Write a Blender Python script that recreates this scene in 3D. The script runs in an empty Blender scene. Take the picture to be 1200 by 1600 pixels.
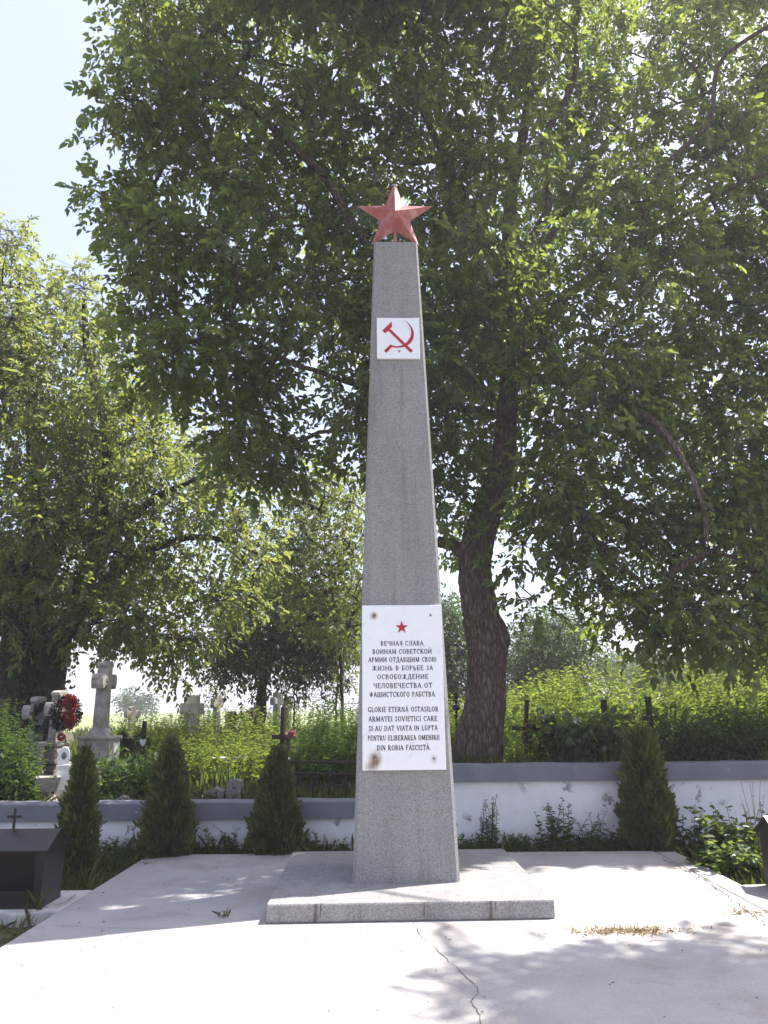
import bpy, bmesh, math, random
import numpy as np
from mathutils import Vector, Matrix

# ------------------------------------------------------------------ camera, sky, sun, exposure
S = bpy.context.scene
COL = S.collection
R = math.radians
PITCH, ROLL, EYE = R(14.3), R(-0.55), 1.6
cam_data = bpy.data.cameras.new('camera')
cam = bpy.data.objects.new('camera', cam_data)
COL.objects.link(cam)
cam_data.sensor_fit = 'VERTICAL'
cam_data.sensor_height = 24.0
cam_data.lens = 18.0
cam_data.clip_start = 0.05
cam_data.clip_end = 6000
cam.matrix_world = Matrix.Translation((0, 0, EYE)) @ Matrix.Rotation(R(90) + PITCH, 4, 'X') @ Matrix.Rotation(ROLL, 4, 'Z')
S.camera = cam

SUN_EL = R(62)
SUN_AZ = R(65.5)                 # from +Y towards +X
sun_dir = Vector((math.cos(SUN_EL) * math.sin(SUN_AZ), math.cos(SUN_EL) * math.cos(SUN_AZ), math.sin(SUN_EL)))
world = bpy.data.worlds.new('World')
S.world = world
world.use_nodes = True
wn = world.node_tree.nodes
bg = wn['Background']
sky = wn.new('ShaderNodeTexSky')
sky.sky_type = 'NISHITA'
sky.sun_disc = False
sky.sun_elevation = SUN_EL
sky.sun_rotation = SUN_AZ
sky.air_density = 1.0
sky.dust_density = 2.8
sky.ozone_density = 1.2
veil = wn.new('ShaderNodeMix')          # constant off-white added to the sky colour to pale its blue
veil.data_type = 'RGBA'
veil.inputs[0].default_value = 0.42
veil.inputs[7].default_value = (2.75, 2.6, 3.25, 1)
world.node_tree.links.new(sky.outputs[0], veil.inputs[6])
world.node_tree.links.new(veil.outputs[2], bg.inputs[0])
bg.inputs[1].default_value = 0.15
sl = bpy.data.lights.new('sun', 'SUN')
sl.energy = 4.6
sl.angle = R(0.53)
sl.color = (1.0, 0.965, 0.90)
sun = bpy.data.objects.new('sun', sl)
COL.objects.link(sun)
sun.rotation_euler = (-sun_dir).to_track_quat('-Z', 'Y').to_euler()
S.view_settings.view_transform = 'Standard'
S.view_settings.look = 'None'
S.view_settings.gamma = 1
S.view_settings.exposure = 1.4
S.cycles.max_bounces = 8
S.cycles.diffuse_bounces = 4
S.cycles.transmission_bounces = 4
S.cycles.use_denoising = True
S.cycles.volume_bounces = 0

# ------------------------------------------------------------------ helpers
_f = np.array([0, math.cos(PITCH), math.sin(PITCH)])
_u0 = np.array([0, -math.sin(PITCH), math.cos(PITCH)])
_r0 = np.array([1.0, 0, 0])
_rx = math.cos(ROLL) * _r0 + math.sin(ROLL) * _u0
_uy = -math.sin(ROLL) * _r0 + math.cos(ROLL) * _u0


def W(px, py, d):
    """world point seen at (px, py) of the 1200x1600 photograph, d metres ahead"""
    v = _f + (px - 600) / 1200 * _rx - (py - 800) / 1200 * _uy
    v = v * (d / v[1])
    return np.array([v[0], v[1], v[2] + EYE])


def proj(p):
    q = np.asarray(p, float) - np.array([0, 0, EYE])
    z = q @ _f
    return 600 + 1200 * (q @ _rx) / z, 800 - 1200 * (q @ _uy) / z


def unit(a):
    return a / np.maximum(np.linalg.norm(a, axis=-1, keepdims=True), 1e-9)


def tag(o, label=None, cat=None, group=None, kind=None):
    if label: o['label'] = label
    if cat: o['category'] = cat
    if group: o['group'] = group
    if kind: o['kind'] = kind
    return o


def thing(name, label, cat, loc=(0, 0, 0), rotz=0.0, group=None):
    o = bpy.data.objects.new(name, None)
    o.empty_display_size = 0.1
    COL.objects.link(o)
    o.location = loc
    o.rotation_euler = (0, 0, rotz)
    return tag(o, label, cat, group)


def link_mesh(name, me, mat, parent):
    o = bpy.data.objects.new(name, me)
    COL.objects.link(o)
    if mat: me.materials.append(mat)
    if parent: o.parent = parent
    return o


def np_mesh(name, V, F, mat, parent=None, smooth=False):
    V = np.asarray(V, np.float32).reshape(-1, 3)
    F = np.asarray(F, np.int32)
    k = F.shape[1]
    me = bpy.data.meshes.new(name)
    me.vertices.add(len(V))
    me.vertices.foreach_set('co', V.ravel())
    me.loops.add(F.size)
    me.loops.foreach_set('vertex_index', F.ravel())
    me.polygons.add(len(F))
    me.polygons.foreach_set('loop_start', np.arange(0, F.size, k, dtype=np.int32))
    me.polygons.foreach_set('loop_total', np.full(len(F), k, np.int32))
    if smooth:
        me.polygons.foreach_set('use_smooth', np.ones(len(F), bool))
    me.update(calc_edges=True)
    return link_mesh(name, me, mat, parent)


def join_np(*parts):
    V, F, n = [], [], 0
    for v, f in parts:
        v = np.asarray(v).reshape(-1, 3)
        V.append(v); F.append(np.asarray(f) + n); n += len(v)
    return np.concatenate(V), np.concatenate(F)


def tubes(P, Rd, sides=6):
    """batched tubes: P (M,K,3), Rd (M,K)"""
    P = np.asarray(P, float); Rd = np.asarray(Rd, float)
    M, K, _ = P.shape
    T = unit(np.gradient(P, axis=1))
    ref = np.where(np.abs(T[..., 2:3]) > 0.9, np.array([1.0, 0, 0]), np.array([0, 0, 1.0]))
    ref = np.broadcast_to(ref[:, :1], T.shape)
    U = unit(np.cross(T, ref)); Vv = np.cross(T, U)
    a = np.linspace(0, 2 * np.pi, sides, endpoint=False)
    ring = U[:, :, None] * np.cos(a)[None, None, :, None] + Vv[:, :, None] * np.sin(a)[None, None, :, None]
    V = P[:, :, None] + ring * Rd[:, :, None, None]
    idx = np.arange(M * K * sides).reshape(M, K, sides)
    a0, a1 = idx[:, :-1], idx[:, 1:]
    F = np.stack([a0, np.roll(a0, -1, 2), np.roll(a1, -1, 2), a1], -1).reshape(-1, 4)
    return V.reshape(-1, 3), F


def leaves(P, D, N, L, Wd, fold=0.25, curl=0.25):
    """leaf blades of two quads each, folded at the midrib and curled at the tip"""
    P = np.asarray(P, float); D = unit(np.asarray(D, float)); N = np.asarray(N, float)
    n = len(P)
    L = np.broadcast_to(L, n)[:, None]; Wd = np.broadcast_to(Wd, n)[:, None]
    curl = np.broadcast_to(curl, n)[:, None]
    Sd = unit(np.cross(N, D)); N = np.cross(D, Sd)
    up = N * Wd * fold
    b = P
    l1 = P + D * L * .33 + Sd * Wd * .5 + up - N * L * curl * .06
    r1 = P + D * L * .33 - Sd * Wd * .5 + up - N * L * curl * .06
    l2 = P + D * L * .70 + Sd * Wd * .36 + up * .7 - N * L * curl * .38
    r2 = P + D * L * .70 - Sd * Wd * .36 + up * .7 - N * L * curl * .38
    t = P + D * L * .97 - N * L * curl
    V = np.stack([b, l1, l2, t, r2, r1], 1)
    i = (np.arange(n) * 6)[:, None]
    F = np.concatenate([i + np.array([[0, 1, 2, 3]]), i + np.array([[0, 3, 4, 5]])], 1).reshape(-1, 4)
    return V.reshape(-1, 3), F


def catmull(pts, n):
    pts = np.asarray(pts, float)
    p = np.vstack([2 * pts[0] - pts[1], pts, 2 * pts[-1] - pts[-2]])
    seg = len(pts) - 1
    out = []
    for t in np.linspace(0, seg - 1e-6, n):
        i = int(t); f = t - i
        a, b, c, d = p[i], p[i + 1], p[i + 2], p[i + 3]
        out.append(.5 * (2 * b + (c - a) * f + (2 * a - 5 * b + 4 * c - d) * f * f + (3 * b - a - 3 * c + d) * f ** 3))
    return np.array(out)


class MB:
    """collects simple solids and links them as ONE mesh object"""
    def __init__(s): s.v, s.f = [], []

    def add(s, v, f):
        n = len(s.v)
        s.v += [tuple(map(float, p)) for p in v]
        s.f += [tuple(int(i) + n for i in q) for q in f]
        return s

    def box(s, c, d, rz=0.0, top=(1, 1)):
        x, y, z = [k / 2 for k in d]
        cs, sn = math.cos(rz), math.sin(rz)
        v = []
        for zz, kx, ky in ((-z, 1, 1), (z, top[0], top[1])):
            for a, b in ((-x, -y), (x, -y), (x, y), (-x, y)):
                a *= kx; b *= ky
                v.append((c[0] + a * cs - b * sn, c[1] + a * sn + b * cs, c[2] + zz))
        return s.add(v, [(3, 2, 1, 0), (4, 5, 6, 7), (0, 1, 5, 4), (1, 2, 6, 5), (2, 3, 7, 6), (3, 0, 4, 7)])

    def prism(s, poly, y0, y1):
        """2D outline in x-z (counter-clockwise), pushed from y0 to y1"""
        n = len(poly)
        v = [(a, y0, b) for a, b in poly] + [(a, y1, b) for a, b in poly]
        f = [tuple(range(n)), tuple(range(2 * n - 1, n - 1, -1))]
        f += [(i, i + n, (i + 1) % n + n, (i + 1) % n) for i in range(n)]
        return s.add(v, f)

    def slabpoly(s, poly, z0, z1):
        n = len(poly)
        v = [(a, b, z0) for a, b in poly] + [(a, b, z1) for a, b in poly]
        f = [tuple(range(n - 1, -1, -1)), tuple(range(n, 2 * n))]
        f += [(i, (i + 1) % n, (i + 1) % n + n, i + n) for i in range(n)]
        return s.add(v, f)

    def tube(s, pts, rad, sides=8):
        pts = np.asarray(pts, float)
        rad = np.broadcast_to(rad, len(pts))
        v, f = tubes(pts[None], rad[None], sides)
        n = len(v)
        s.add(v, list(f) + [tuple(range(sides)), tuple(range(n - 1, n - sides - 1, -1))])
        return s

    def lathe(s, prof, sides=20, c=(0, 0, 0)):
        v, f = [], []
        for r, z in prof:
            for i in range(sides):
                a = 2 * math.pi * i / sides
                v.append((c[0] + r * math.cos(a), c[1] + r * math.sin(a), c[2] + z))
        for j in range(len(prof) - 1):
            for i in range(sides):
                k = (i + 1) % sides
                f.append((j * sides + i, j * sides + k, (j + 1) * sides + k, (j + 1) * sides + i))
        f.append(tuple(range(sides - 1, -1, -1)))
        f.append(tuple(range((len(prof) - 1) * sides, len(prof) * sides)))
        return s.add(v, f)

    def build(s, name, mat, parent=None, bevel=0.0, smooth=False, seg=2):
        me = bpy.data.meshes.new(name)
        me.from_pydata(s.v, [], s.f)
        bm = bmesh.new(); bm.from_mesh(me)
        if bevel > 0:
            bmesh.ops.remove_doubles(bm, verts=bm.verts, dist=1e-5)
            ed = [e for e in bm.edges if len(e.link_faces) == 2 and e.calc_face_angle(0) > R(25)]
            bmesh.ops.bevel(bm, geom=ed, offset=bevel, segments=seg, profile=.5, affect='EDGES', clamp_overlap=True)
        bmesh.ops.recalc_face_normals(bm, faces=bm.faces)
        bm.to_mesh(me); bm.free()
        if smooth:
            for p in me.polygons: p.use_smooth = True
        me.update()
        return link_mesh(name, me, mat, parent)


# ------------------------------------------------------------------ materials
def new_mat(name):
    m = bpy.data.materials.new(name)
    m.use_nodes = True
    nt = m.node_tree
    return m, nt, nt.nodes['Principled BSDF']


def ramp(nt, fac, stops, interp='LINEAR'):
    r = nt.nodes.new('ShaderNodeValToRGB')
    r.color_ramp.interpolation = interp
    el = r.color_ramp.elements
    while len(el) < len(stops): el.new(0.5)
    for e, (p, c) in zip(el, stops):
        e.position = p; e.color = (*c, 1) if len(c) == 3 else c
    nt.links.new(fac, r.inputs[0])
    return r.outputs[0]


def coords(nt, scale=(1, 1, 1), kind='Object'):
    t = nt.nodes.new('ShaderNodeTexCoord')
    mp = nt.nodes.new('ShaderNodeMapping')
    mp.inputs['Scale'].default_value = scale
    nt.links.new(t.outputs[kind], mp.inputs[0])
    return mp.outputs[0]


def noise(nt, co, scale, detail=4, rough=.6, dist=0.0):
    n = nt.nodes.new('ShaderNodeTexNoise')
    n.inputs['Scale'].default_value = scale
    n.inputs['Detail'].default_value = detail
    n.inputs['Roughness'].default_value = rough
    n.inputs['Distortion'].default_value = dist
    nt.links.new(co, n.inputs['Vector'])
    return n.outputs['Fac']


def voronoi(nt, co, scale, feature='F1', out='Color'):
    n = nt.nodes.new('ShaderNodeTexVoronoi')
    n.feature = feature
    n.inputs['Scale'].default_value = scale
    nt.links.new(co, n.inputs['Vector'])
    return n.outputs[out]


def mixc(nt, fac, a, b, blend='MIX'):
    m = nt.nodes.new('ShaderNodeMix')
    m.data_type = 'RGBA'; m.blend_type = blend
    for sock, v in ((0, fac), (6, a), (7, b)):
        if isinstance(v, (int, float)): m.inputs[sock].default_value = v
        elif isinstance(v, tuple): m.inputs[sock].default_value = (*v, 1)
        else: nt.links.new(v, m.inputs[sock])
    return m.outputs[2]


def bump(nt, h, strength, dist=.01):
    b = nt.nodes.new('ShaderNodeBump')
    b.inputs['Strength'].default_value = strength
    b.inputs['Distance'].default_value = dist
    nt.links.new(h, b.inputs['Height'])
    return b.outputs[0]


def mat_basic(name, stops, scale=6, rough=.8, detail=5, bstr=.3, bdist=.01, bscale=40, spec=.3, metal=0.0, stretch=(1, 1, 1), grain=None):
    m, nt, p = new_mat(name)
    co = coords(nt, stretch)
    c = ramp(nt, noise(nt, co, scale, detail), stops)
    if grain:
        g = ramp(nt, noise(nt, co, grain[0], 2), [(.35, (1 - grain[1],) * 3), (.65, (1 + grain[1],) * 3)])
        c = mixc(nt, 1.0, c, g, 'MULTIPLY')
    nt.links.new(c, p.inputs['Base Color'])
    p.inputs['Roughness'].default_value = rough
    p.inputs['Metallic'].default_value = metal
    p.inputs['Specular IOR Level'].default_value = spec
    if bstr: nt.links.new(bump(nt, noise(nt, co, bscale, 4), bstr, bdist), p.inputs['Normal'])
    return m


def mat_leaf(name, stops, tstops, trans=.45, rough=.5, spec=.35):
    m, nt, p = new_mat(name)
    g = nt.nodes.new('ShaderNodeNewGeometry')
    rnd = g.outputs['Random Per Island']
    nt.links.new(ramp(nt, rnd, stops), p.inputs['Base Color'])
    p.inputs['Roughness'].default_value = rough
    p.inputs['Specular IOR Level'].default_value = spec
    t = nt.nodes.new('ShaderNodeBsdfTranslucent')
    nt.links.new(ramp(nt, rnd, tstops), t.inputs['Color'])
    mx = nt.nodes.new('ShaderNodeMixShader')
    mx.inputs[0].default_value = trans
    nt.links.new(p.outputs[0], mx.inputs[1]); nt.links.new(t.outputs[0], mx.inputs[2])
    nt.links.new(mx.outputs[0], nt.nodes['Material Output'].inputs[0])
    return m


def mat_terrazzo():
    m, nt, p = new_mat('grey terrazzo')
    co = coords(nt)
    chips = ramp(nt, voronoi(nt, co, 150), [(.15, (.10, .097, .097)), (.45, (.23, .226, .223)), (.75, (.32, .314, .309)), (1, (.48, .47, .46))])
    fine = ramp(nt, noise(nt, co, 230, 2), [(.35, (.12, .118, .118)), (.65, (.44, .432, .425))])
    c = mixc(nt, .45, chips, fine)
    big = ramp(nt, noise(nt, coords(nt, (2.2, 2.2, .35)), 2.0, 5), [(.3, (.86, .85, .85)), (.7, (1.08, 1.06, 1.04))])
    c = mixc(nt, 1.0, c, big, 'MULTIPLY')
    run = ramp(nt, noise(nt, coords(nt, (1, 1, .03)), 11, 5, .6), [(.52, (1, 1, 1)), (.72, (.76, .745, .73))])
    c = mixc(nt, 1.0, c, run, 'MULTIPLY')
    blot = ramp(nt, noise(nt, co, 3.1, 7, .7), [(.56, (0, 0, 0)), (.70, (1, 1, 1))])
    c = mixc(nt, mixc(nt, 1.0, blot, (.35, .35, .35), 'MULTIPLY'), c, (.20, .175, .155))
    nt.links.new(c, p.inputs['Base Color'])
    p.inputs['Roughness'].default_value = .75
    p.inputs['Specular IOR Level'].default_value = .3
    nt.links.new(bump(nt, noise(nt, co, 120, 3), .35, .004), p.inputs['Normal'])
    return m


def mat_concrete():
    m, nt, p = new_mat('pale worn concrete')
    co = coords(nt)
    c = ramp(nt, noise(nt, co, .9, 8, .62), [(.25, (.30, .29, .285)), (.5, (.375, .36, .352)), (.75, (.44, .42, .41))])
    g = ramp(nt, noise(nt, co, 45, 4), [(.3, (.9, .9, .9)), (.7, (1.07, 1.07, 1.07))])
    c = mixc(nt, 1.0, c, g, 'MULTIPLY')
    # damp and dirt stains
    st = ramp(nt, noise(nt, co, 1.3, 8, .72, .6), [(.50, (0, 0, 0)), (.62, (1, 1, 1))])
    c = mixc(nt, mixc(nt, 1.0, st, (.55, .55, .55), 'MULTIPLY'), c, (.28, .235, .21))
    spots = ramp(nt, noise(nt, co, 28, 2), [(.70, (0, 0, 0)), (.74, (1, 1, 1))])
    c = mixc(nt, mixc(nt, 1.0, spots, (.5, .5, .5), 'MULTIPLY'), c, (.2, .18, .16))
    nt.links.new(c, p.inputs['Base Color'])
    p.inputs['Roughness'].default_value = .85
    p.inputs['Specular IOR Level'].default_value = .25
    h = mixc(nt, .5, noise(nt, co, 3, 6), noise(nt, co, 90, 4))
    nt.links.new(bump(nt, h, .35, .012), p.inputs['Normal'])
    return m


def mat_wall_white():
    m, nt, p = new_mat('flaking white limewash')
    co = coords(nt)
    c = ramp(nt, noise(nt, co, 2.5, 6), [(.3, (.66, .65, .66)), (.7, (.80, .79, .79))])
    pk = ramp(nt, noise(nt, co, 5.5, 7, .62, .4), [(.575, (0, 0, 0)), (.59, (1, 1, 1))])
    mk = ramp(nt, noise(nt, co, 1.1, 3), [(.46, (0, 0, 0)), (.54, (1, 1, 1))])
    pk = mixc(nt, 1.0, pk, mk, 'MULTIPLY')
    c = mixc(nt, pk, c, (.30, .29, .29))
    pits = ramp(nt, noise(nt, co, 34, 3), [(.70, (0, 0, 0)), (.73, (1, 1, 1))])
    c = mixc(nt, pits, c, (.36, .34, .35))
    # splash dirt near the ground (has its own ragged edge)
    sep = nt.nodes.new('ShaderNodeSeparateXYZ')
    nt.links.new(co, sep.inputs[0])
    ad = nt.nodes.new('ShaderNodeMath'); ad.operation = 'MULTIPLY_ADD'
    ad.inputs[1].default_value = .28
    nt.links.new(noise(nt, co, 6, 5), ad.inputs[0]); nt.links.new(sep.outputs[2], ad.inputs[2])
    d = ramp(nt, ad.outputs[0], [(.12, (1, 1, 1)), (.30, (0, 0, 0))])
    c = mixc(nt, mixc(nt, 1.0, d, (.55, .55, .55), 'MULTIPLY'), c, (.30, .28, .24))
    nt.links.new(c, p.inputs['Base Color'])
    p.inputs['Roughness'].default_value = .9
    nt.links.new(bump(nt, mixc(nt, .5, pk, noise(nt, co, 30, 5)), .5, .01), p.inputs['Normal'])
    return m


def mat_coping():
    m, nt, p = new_mat('chipped blue grey paint')
    co = coords(nt)
    c = ramp(nt, noise(nt, co, 3, 6), [(.3, (.135, .14, .165)), (.7, (.19, .195, .22))])
    ch = ramp(nt, noise(nt, co, 9, 8, .7), [(.66, (0, 0, 0)), (.69, (1, 1, 1))])
    c = mixc(nt, ch, c, (.42, .40, .39))
    nt.links.new(c, p.inputs['Base Color'])
    p.inputs['Roughness'].default_value = .7
    nt.links.new(bump(nt, noise(nt, co, 25, 5), .4, .008), p.inputs['Normal'])
    return m


def mat_bark(name, a, b, c3):
    m, nt, p = new_mat(name)
    co = coords(nt, (1, 1, .22))
    wob = nt.nodes.new('ShaderNodeTexNoise'); wob.inputs['Scale'].default_value = 9; wob.inputs['Detail'].default_value = 3
    nt.links.new(co, wob.inputs['Vector'])
    vm = nt.nodes.new('ShaderNodeVectorMath'); vm.operation = 'MULTIPLY_ADD'
    vm.inputs[1].default_value = (.11, .11, .11)
    nt.links.new(wob.outputs['Color'], vm.inputs[0]); nt.links.new(co, vm.inputs[2])
    n1 = noise(nt, vm.outputs[0], 24, 8, .7, .5)
    v = voronoi(nt, vm.outputs[0], 21, 'DISTANCE_TO_EDGE', 'Distance')
    vr = ramp(nt, v, [(.0, (.1, .1, .1)), (.30, (1, 1, 1))])
    h = mixc(nt, .42, n1, vr)
    c = ramp(nt, h, [(.2, a), (.5, b), (.8, c3)])
    big = ramp(nt, noise(nt, coords(nt), 2.2, 4), [(.3, (.75, .78, .72)), (.7, (1.15, 1.1, 1.08))])
    nt.links.new(mixc(nt, 1.0, c, big, 'MULTIPLY'), p.inputs['Base Color'])
    p.inputs['Roughness'].default_value = .95
    p.inputs['Specular IOR Level'].default_value = .15
    nt.links.new(bump(nt, h, 1.0, .05), p.inputs['Normal'])
    return m


def mat_marble(name='white marble'):
    m, nt, p = new_mat(name)
    co = coords(nt)
    c = ramp(nt, noise(nt, co, 4, 9, .7, 1.8), [(.30, (.66, .66, .68)), (.42, (.78, .78, .785)), (.7, (.83, .825, .82))])
    nt.links.new(c, p.inputs['Base Color'])
    p.inputs['Roughness'].default_value = .35
    p.inputs['Specular IOR Level'].default_value = .4
    return m


def mat_inscription_marble(stains):
    """the marble with rust runs from its fixings; stains: (x, z, radius, stretch) in local metres"""
    m = mat_marble('white marble with rust stains')
    nt = m.node_tree
    p = nt.nodes['Principled BSDF']
    base = p.inputs['Base Color'].links[0].from_socket
    co = coords(nt)
    sep = nt.nodes.new('ShaderNodeSeparateXYZ')
    nt.links.new(co, sep.inputs[0])

    def mt(op, a, b):
        n = nt.nodes.new('ShaderNodeMath'); n.operation = op
        for i, v in enumerate((a, b)):
            if isinstance(v, (int, float)): n.inputs[i].default_value = v
            else: nt.links.new(v, n.inputs[i])
        return n.outputs[0]
    for (x, z, rad, st, dark) in stains:
        dx = mt('SUBTRACT', sep.outputs[0], x)
        dz = mt('DIVIDE', mt('SUBTRACT', sep.outputs[2], z), st)
        dd = mt('SQRT', mt('ADD', mt('MULTIPLY', dx, dx), mt('MULTIPLY', dz, dz)), 0)
        dd = mt('ADD', mt('DIVIDE', dd, rad), mt('MULTIPLY', mt('SUBTRACT', noise(nt, co, 22, 4), .5), .7))
        f = ramp(nt, dd, [(.15, (dark,) * 3), (1.0, (0, 0, 0))])
        cc = ramp(nt, dd, [(.2, (.07, .03, .012)), (.55, (.30, .15, .06)), (.9, (.62, .45, .28))])
        base = mixc(nt, f, base, cc)
    nt.links.new(base, p.inputs['Base Color'])
    return m


M = {}
M['terrazzo'] = mat_terrazzo()
M['concrete'] = mat_concrete()
M['white_wall'] = mat_wall_white()
M['coping'] = mat_coping()
M['bark'] = mat_bark('walnut bark', (.035, .027, .023), (.13, .098, .085), (.22, .175, .155))
M['bark2'] = mat_bark('grey brown bark', (.02, .016, .013), (.065, .05, .043), (.12, .10, .088))
M['marble'] = mat_marble()
M['red_star'] = mat_basic('faded red star paint', [(.30, (.26, .06, .055)), (.48, (.36, .10, .095)), (.62, (.45, .19, .175)), (.78, (.58, .38, .35))], 7, .55, 7, .25, .006, 30, .4)
M['red'] = mat_basic('red enamel', [(.3, (.36, .012, .03)), (.7, (.46, .02, .045))], 8, .5, 3, .1)
M['ink'] = mat_basic('engraved black', [(.3, (.022, .022, .026)), (.7, (.05, .05, .055))], 20, .7, 3, 0)
M['bolt'] = mat_basic('rusty bolt', [(.3, (.10, .055, .03)), (.7, (.38, .33, .30))], 60, .5, 4, .3, metal=.5)
M['pole'] = mat_basic('faded red pole', [(.3, (.34, .10, .10)), (.7, (.45, .20, .18))], 12, .6, 4, .2)
M['black_metal'] = mat_basic('black painted sheet metal', [(.3, (.010, .009, .010)), (.7, (.022, .018, .018))], 6, .32, 5, .12, .004, 9, .5)
M['iron'] = mat_basic('dark rusty iron', [(.3, (.018, .014, .013)), (.7, (.055, .035, .026))], 18, .7, 5, .4, .004)
M['stone'] = mat_basic('weathered grave stone', [(.25, (.17, .155, .14)), (.5, (.31, .285, .26)), (.75, (.45, .42, .38))], 7, .9, 8, .5, .012, 35, .2, grain=(70, .18))
M['stone_dark'] = mat_basic('mossy grey stone', [(.25, (.10, .09, .075)), (.5, (.19, .17, .145)), (.75, (.29, .26, .22))], 9, .95, 8, .6, .015, 30, .2, grain=(60, .2))
M['stone_white'] = mat_basic('whitewashed stone', [(.25, (.52, .48, .44)), (.7, (.74, .72, .69))], 6, .85, 7, .4, .01, 30, .2)
M['stone_speck'] = mat_basic('speckled brown terrazzo', [(.38, (.10, .085, .075)), (.52, (.20, .18, .16)), (.66, (.36, .33, .30))], 60, .9, 4, .5, .008, 50, .2)
M['wax'] = mat_basic('white enamel', [(.3, (.62, .62, .62)), (.7, (.78, .78, .77))], 5, .4, 3, 0)
M['photo'] = mat_basic('dark oval portrait', [(.35, (.05, .05, .05)), (.65, (.32, .30, .28))], 22, .3, 4, 0)
M['soil'] = mat_basic('soil and thatch', [(.25, (.045, .036, .024)), (.5, (.085, .075, .042)), (.75, (.12, .12, .055))], 5, .95, 8, .6, .03, 20, .1, grain=(50, .2))
M['crack'] = mat_basic('dirt filled crack', [(.3, (.07, .06, .05)), (.7, (.15, .13, .11))], 20, .95, 3, 0)
M['seam'] = mat_basic('filled joint', [(.3, (.22, .20, .19)), (.7, (.29, .27, .25))], 20, .95, 3, 0)

lf = lambda *c: [(i / max(1, len(c) - 1), k) for i, k in enumerate(c)]
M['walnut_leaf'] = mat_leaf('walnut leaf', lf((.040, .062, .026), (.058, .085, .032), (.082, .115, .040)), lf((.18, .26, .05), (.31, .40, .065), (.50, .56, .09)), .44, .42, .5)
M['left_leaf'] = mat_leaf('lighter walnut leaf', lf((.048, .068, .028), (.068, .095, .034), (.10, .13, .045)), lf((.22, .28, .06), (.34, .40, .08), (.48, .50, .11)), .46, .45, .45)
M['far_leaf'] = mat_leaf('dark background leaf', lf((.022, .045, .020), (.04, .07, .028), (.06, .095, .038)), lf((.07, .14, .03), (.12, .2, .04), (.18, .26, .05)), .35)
M['thuja'] = mat_leaf('thuja spray', lf((.038, .056, .020), (.054, .075, .025), (.068, .092, .029), (.09, .115, .036), (.14, .115, .05)), lf((.12, .17, .03), (.2, .25, .04), (.32, .33, .06)), .34, .55, .35)
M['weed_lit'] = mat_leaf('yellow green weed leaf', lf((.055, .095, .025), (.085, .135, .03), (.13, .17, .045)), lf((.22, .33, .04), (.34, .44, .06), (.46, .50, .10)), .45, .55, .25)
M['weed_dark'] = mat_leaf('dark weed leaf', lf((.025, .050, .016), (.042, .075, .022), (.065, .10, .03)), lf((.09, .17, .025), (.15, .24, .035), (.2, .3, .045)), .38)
M['broad'] = mat_leaf('broad glossy leaf', lf((.030, .055, .020), (.045, .078, .026), (.07, .105, .036)), lf((.15, .22, .04), (.24, .32, .05), (.36, .42, .08)), .40, .38, .5)
M['grass'] = mat_leaf('grass blade', lf((.05, .085, .022), (.085, .12, .03), (.16, .15, .06)), lf((.16, .24, .04), (.24, .30, .06), (.3, .3, .1)), .4)
M['straw'] = mat_leaf('dry straw', lf((.28, .19, .08), (.40, .29, .14), (.50, .38, .20)), lf((.3, .2, .08), (.35, .25, .1)), .3)
M['red_petal'] = mat_leaf('red petal', lf((.30, .03, .03), (.40, .06, .06)), lf((.4, .04, .04), (.5, .08, .07)), .3)
M['pink_petal'] = mat_leaf('pink petal', lf((.40, .16, .19), (.55, .27, .30)), lf((.5, .2, .22), (.6, .3, .3)), .3)
M['orange_petal'] = mat_leaf('orange petal', lf((.45, .12, .02), (.55, .25, .03)), lf((.6, .2, .03), (.6, .3, .05)), .3)
M['black_leaf'] = mat_leaf('dark wreath leaf', lf((.010, .010, .012), (.025, .025, .028)), lf((.02, .02, .02), (.03, .03, .03)), .1)
M['brown_leaf'] = mat_leaf('withered brown leaf', lf((.045, .022, .014), (.085, .042, .026)), lf((.1, .05, .02), (.14, .07, .03)), .25)

rng = np.random.default_rng(7)


def rdir(n, r=rng):
    return unit(r.normal(size=(n, 3)))


def vnoise(x, y):
    return (np.sin(x * 1.7 + y * .9 + 1.3) + np.sin(x * .63 - y * 1.9 + 4.1) + np.sin(x * 3.1 + y * 2.3)) / 3


# ------------------------------------------------------------------ ground, slab, wall
def sstep(a, b, x):
    t = np.clip((x - a) / (b - a), 0, 1)
    return t * t * (3 - 2 * t)


def gz(x, y):
    """ground height"""
    x = np.asarray(x, float); y = np.asarray(y, float)
    back = .40 + .40 * sstep(.1, .45, x) * (1 - sstep(14, 26, y)) + .05 * sstep(16, 40, y)
    back = back + .03 * vnoise(x, y) * (y < 60)
    front = -.11 + .02 * vnoise(x * 1.7, y * 1.7)
    return np.where(y > 10.12, back, front)


gx = np.concatenate([[-2500, -800, -250, -90, -40, -20], np.arange(-12, 12.01, .25), [20, 40, 90, 250, 800, 2500]])
gy = np.concatenate([[-2500, -600, -100, -30, -10], np.arange(-4, 10.01, .25), [10.10, 10.14], np.arange(10.3, 20, .3), np.arange(20, 40, 2), [50, 80, 150, 300, 700, 1500, 3500]])
GX, GY = np.meshgrid(gx, gy)
GZ = gz(GX, GY)
nx = len(gx)
idx = np.arange(GX.size).reshape(GX.shape)
gF = np.stack([idx[:-1, :-1], idx[:-1, 1:], idx[1:, 1:], idx[1:, :-1]], -1).reshape(-1, 4)
g = np_mesh('ground', np.stack([GX, GY, GZ], -1), gF, M['soil'], None, True)
tag(g, 'bare soil and thatch ground around the slab and graves', 'ground', kind='structure')

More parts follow.
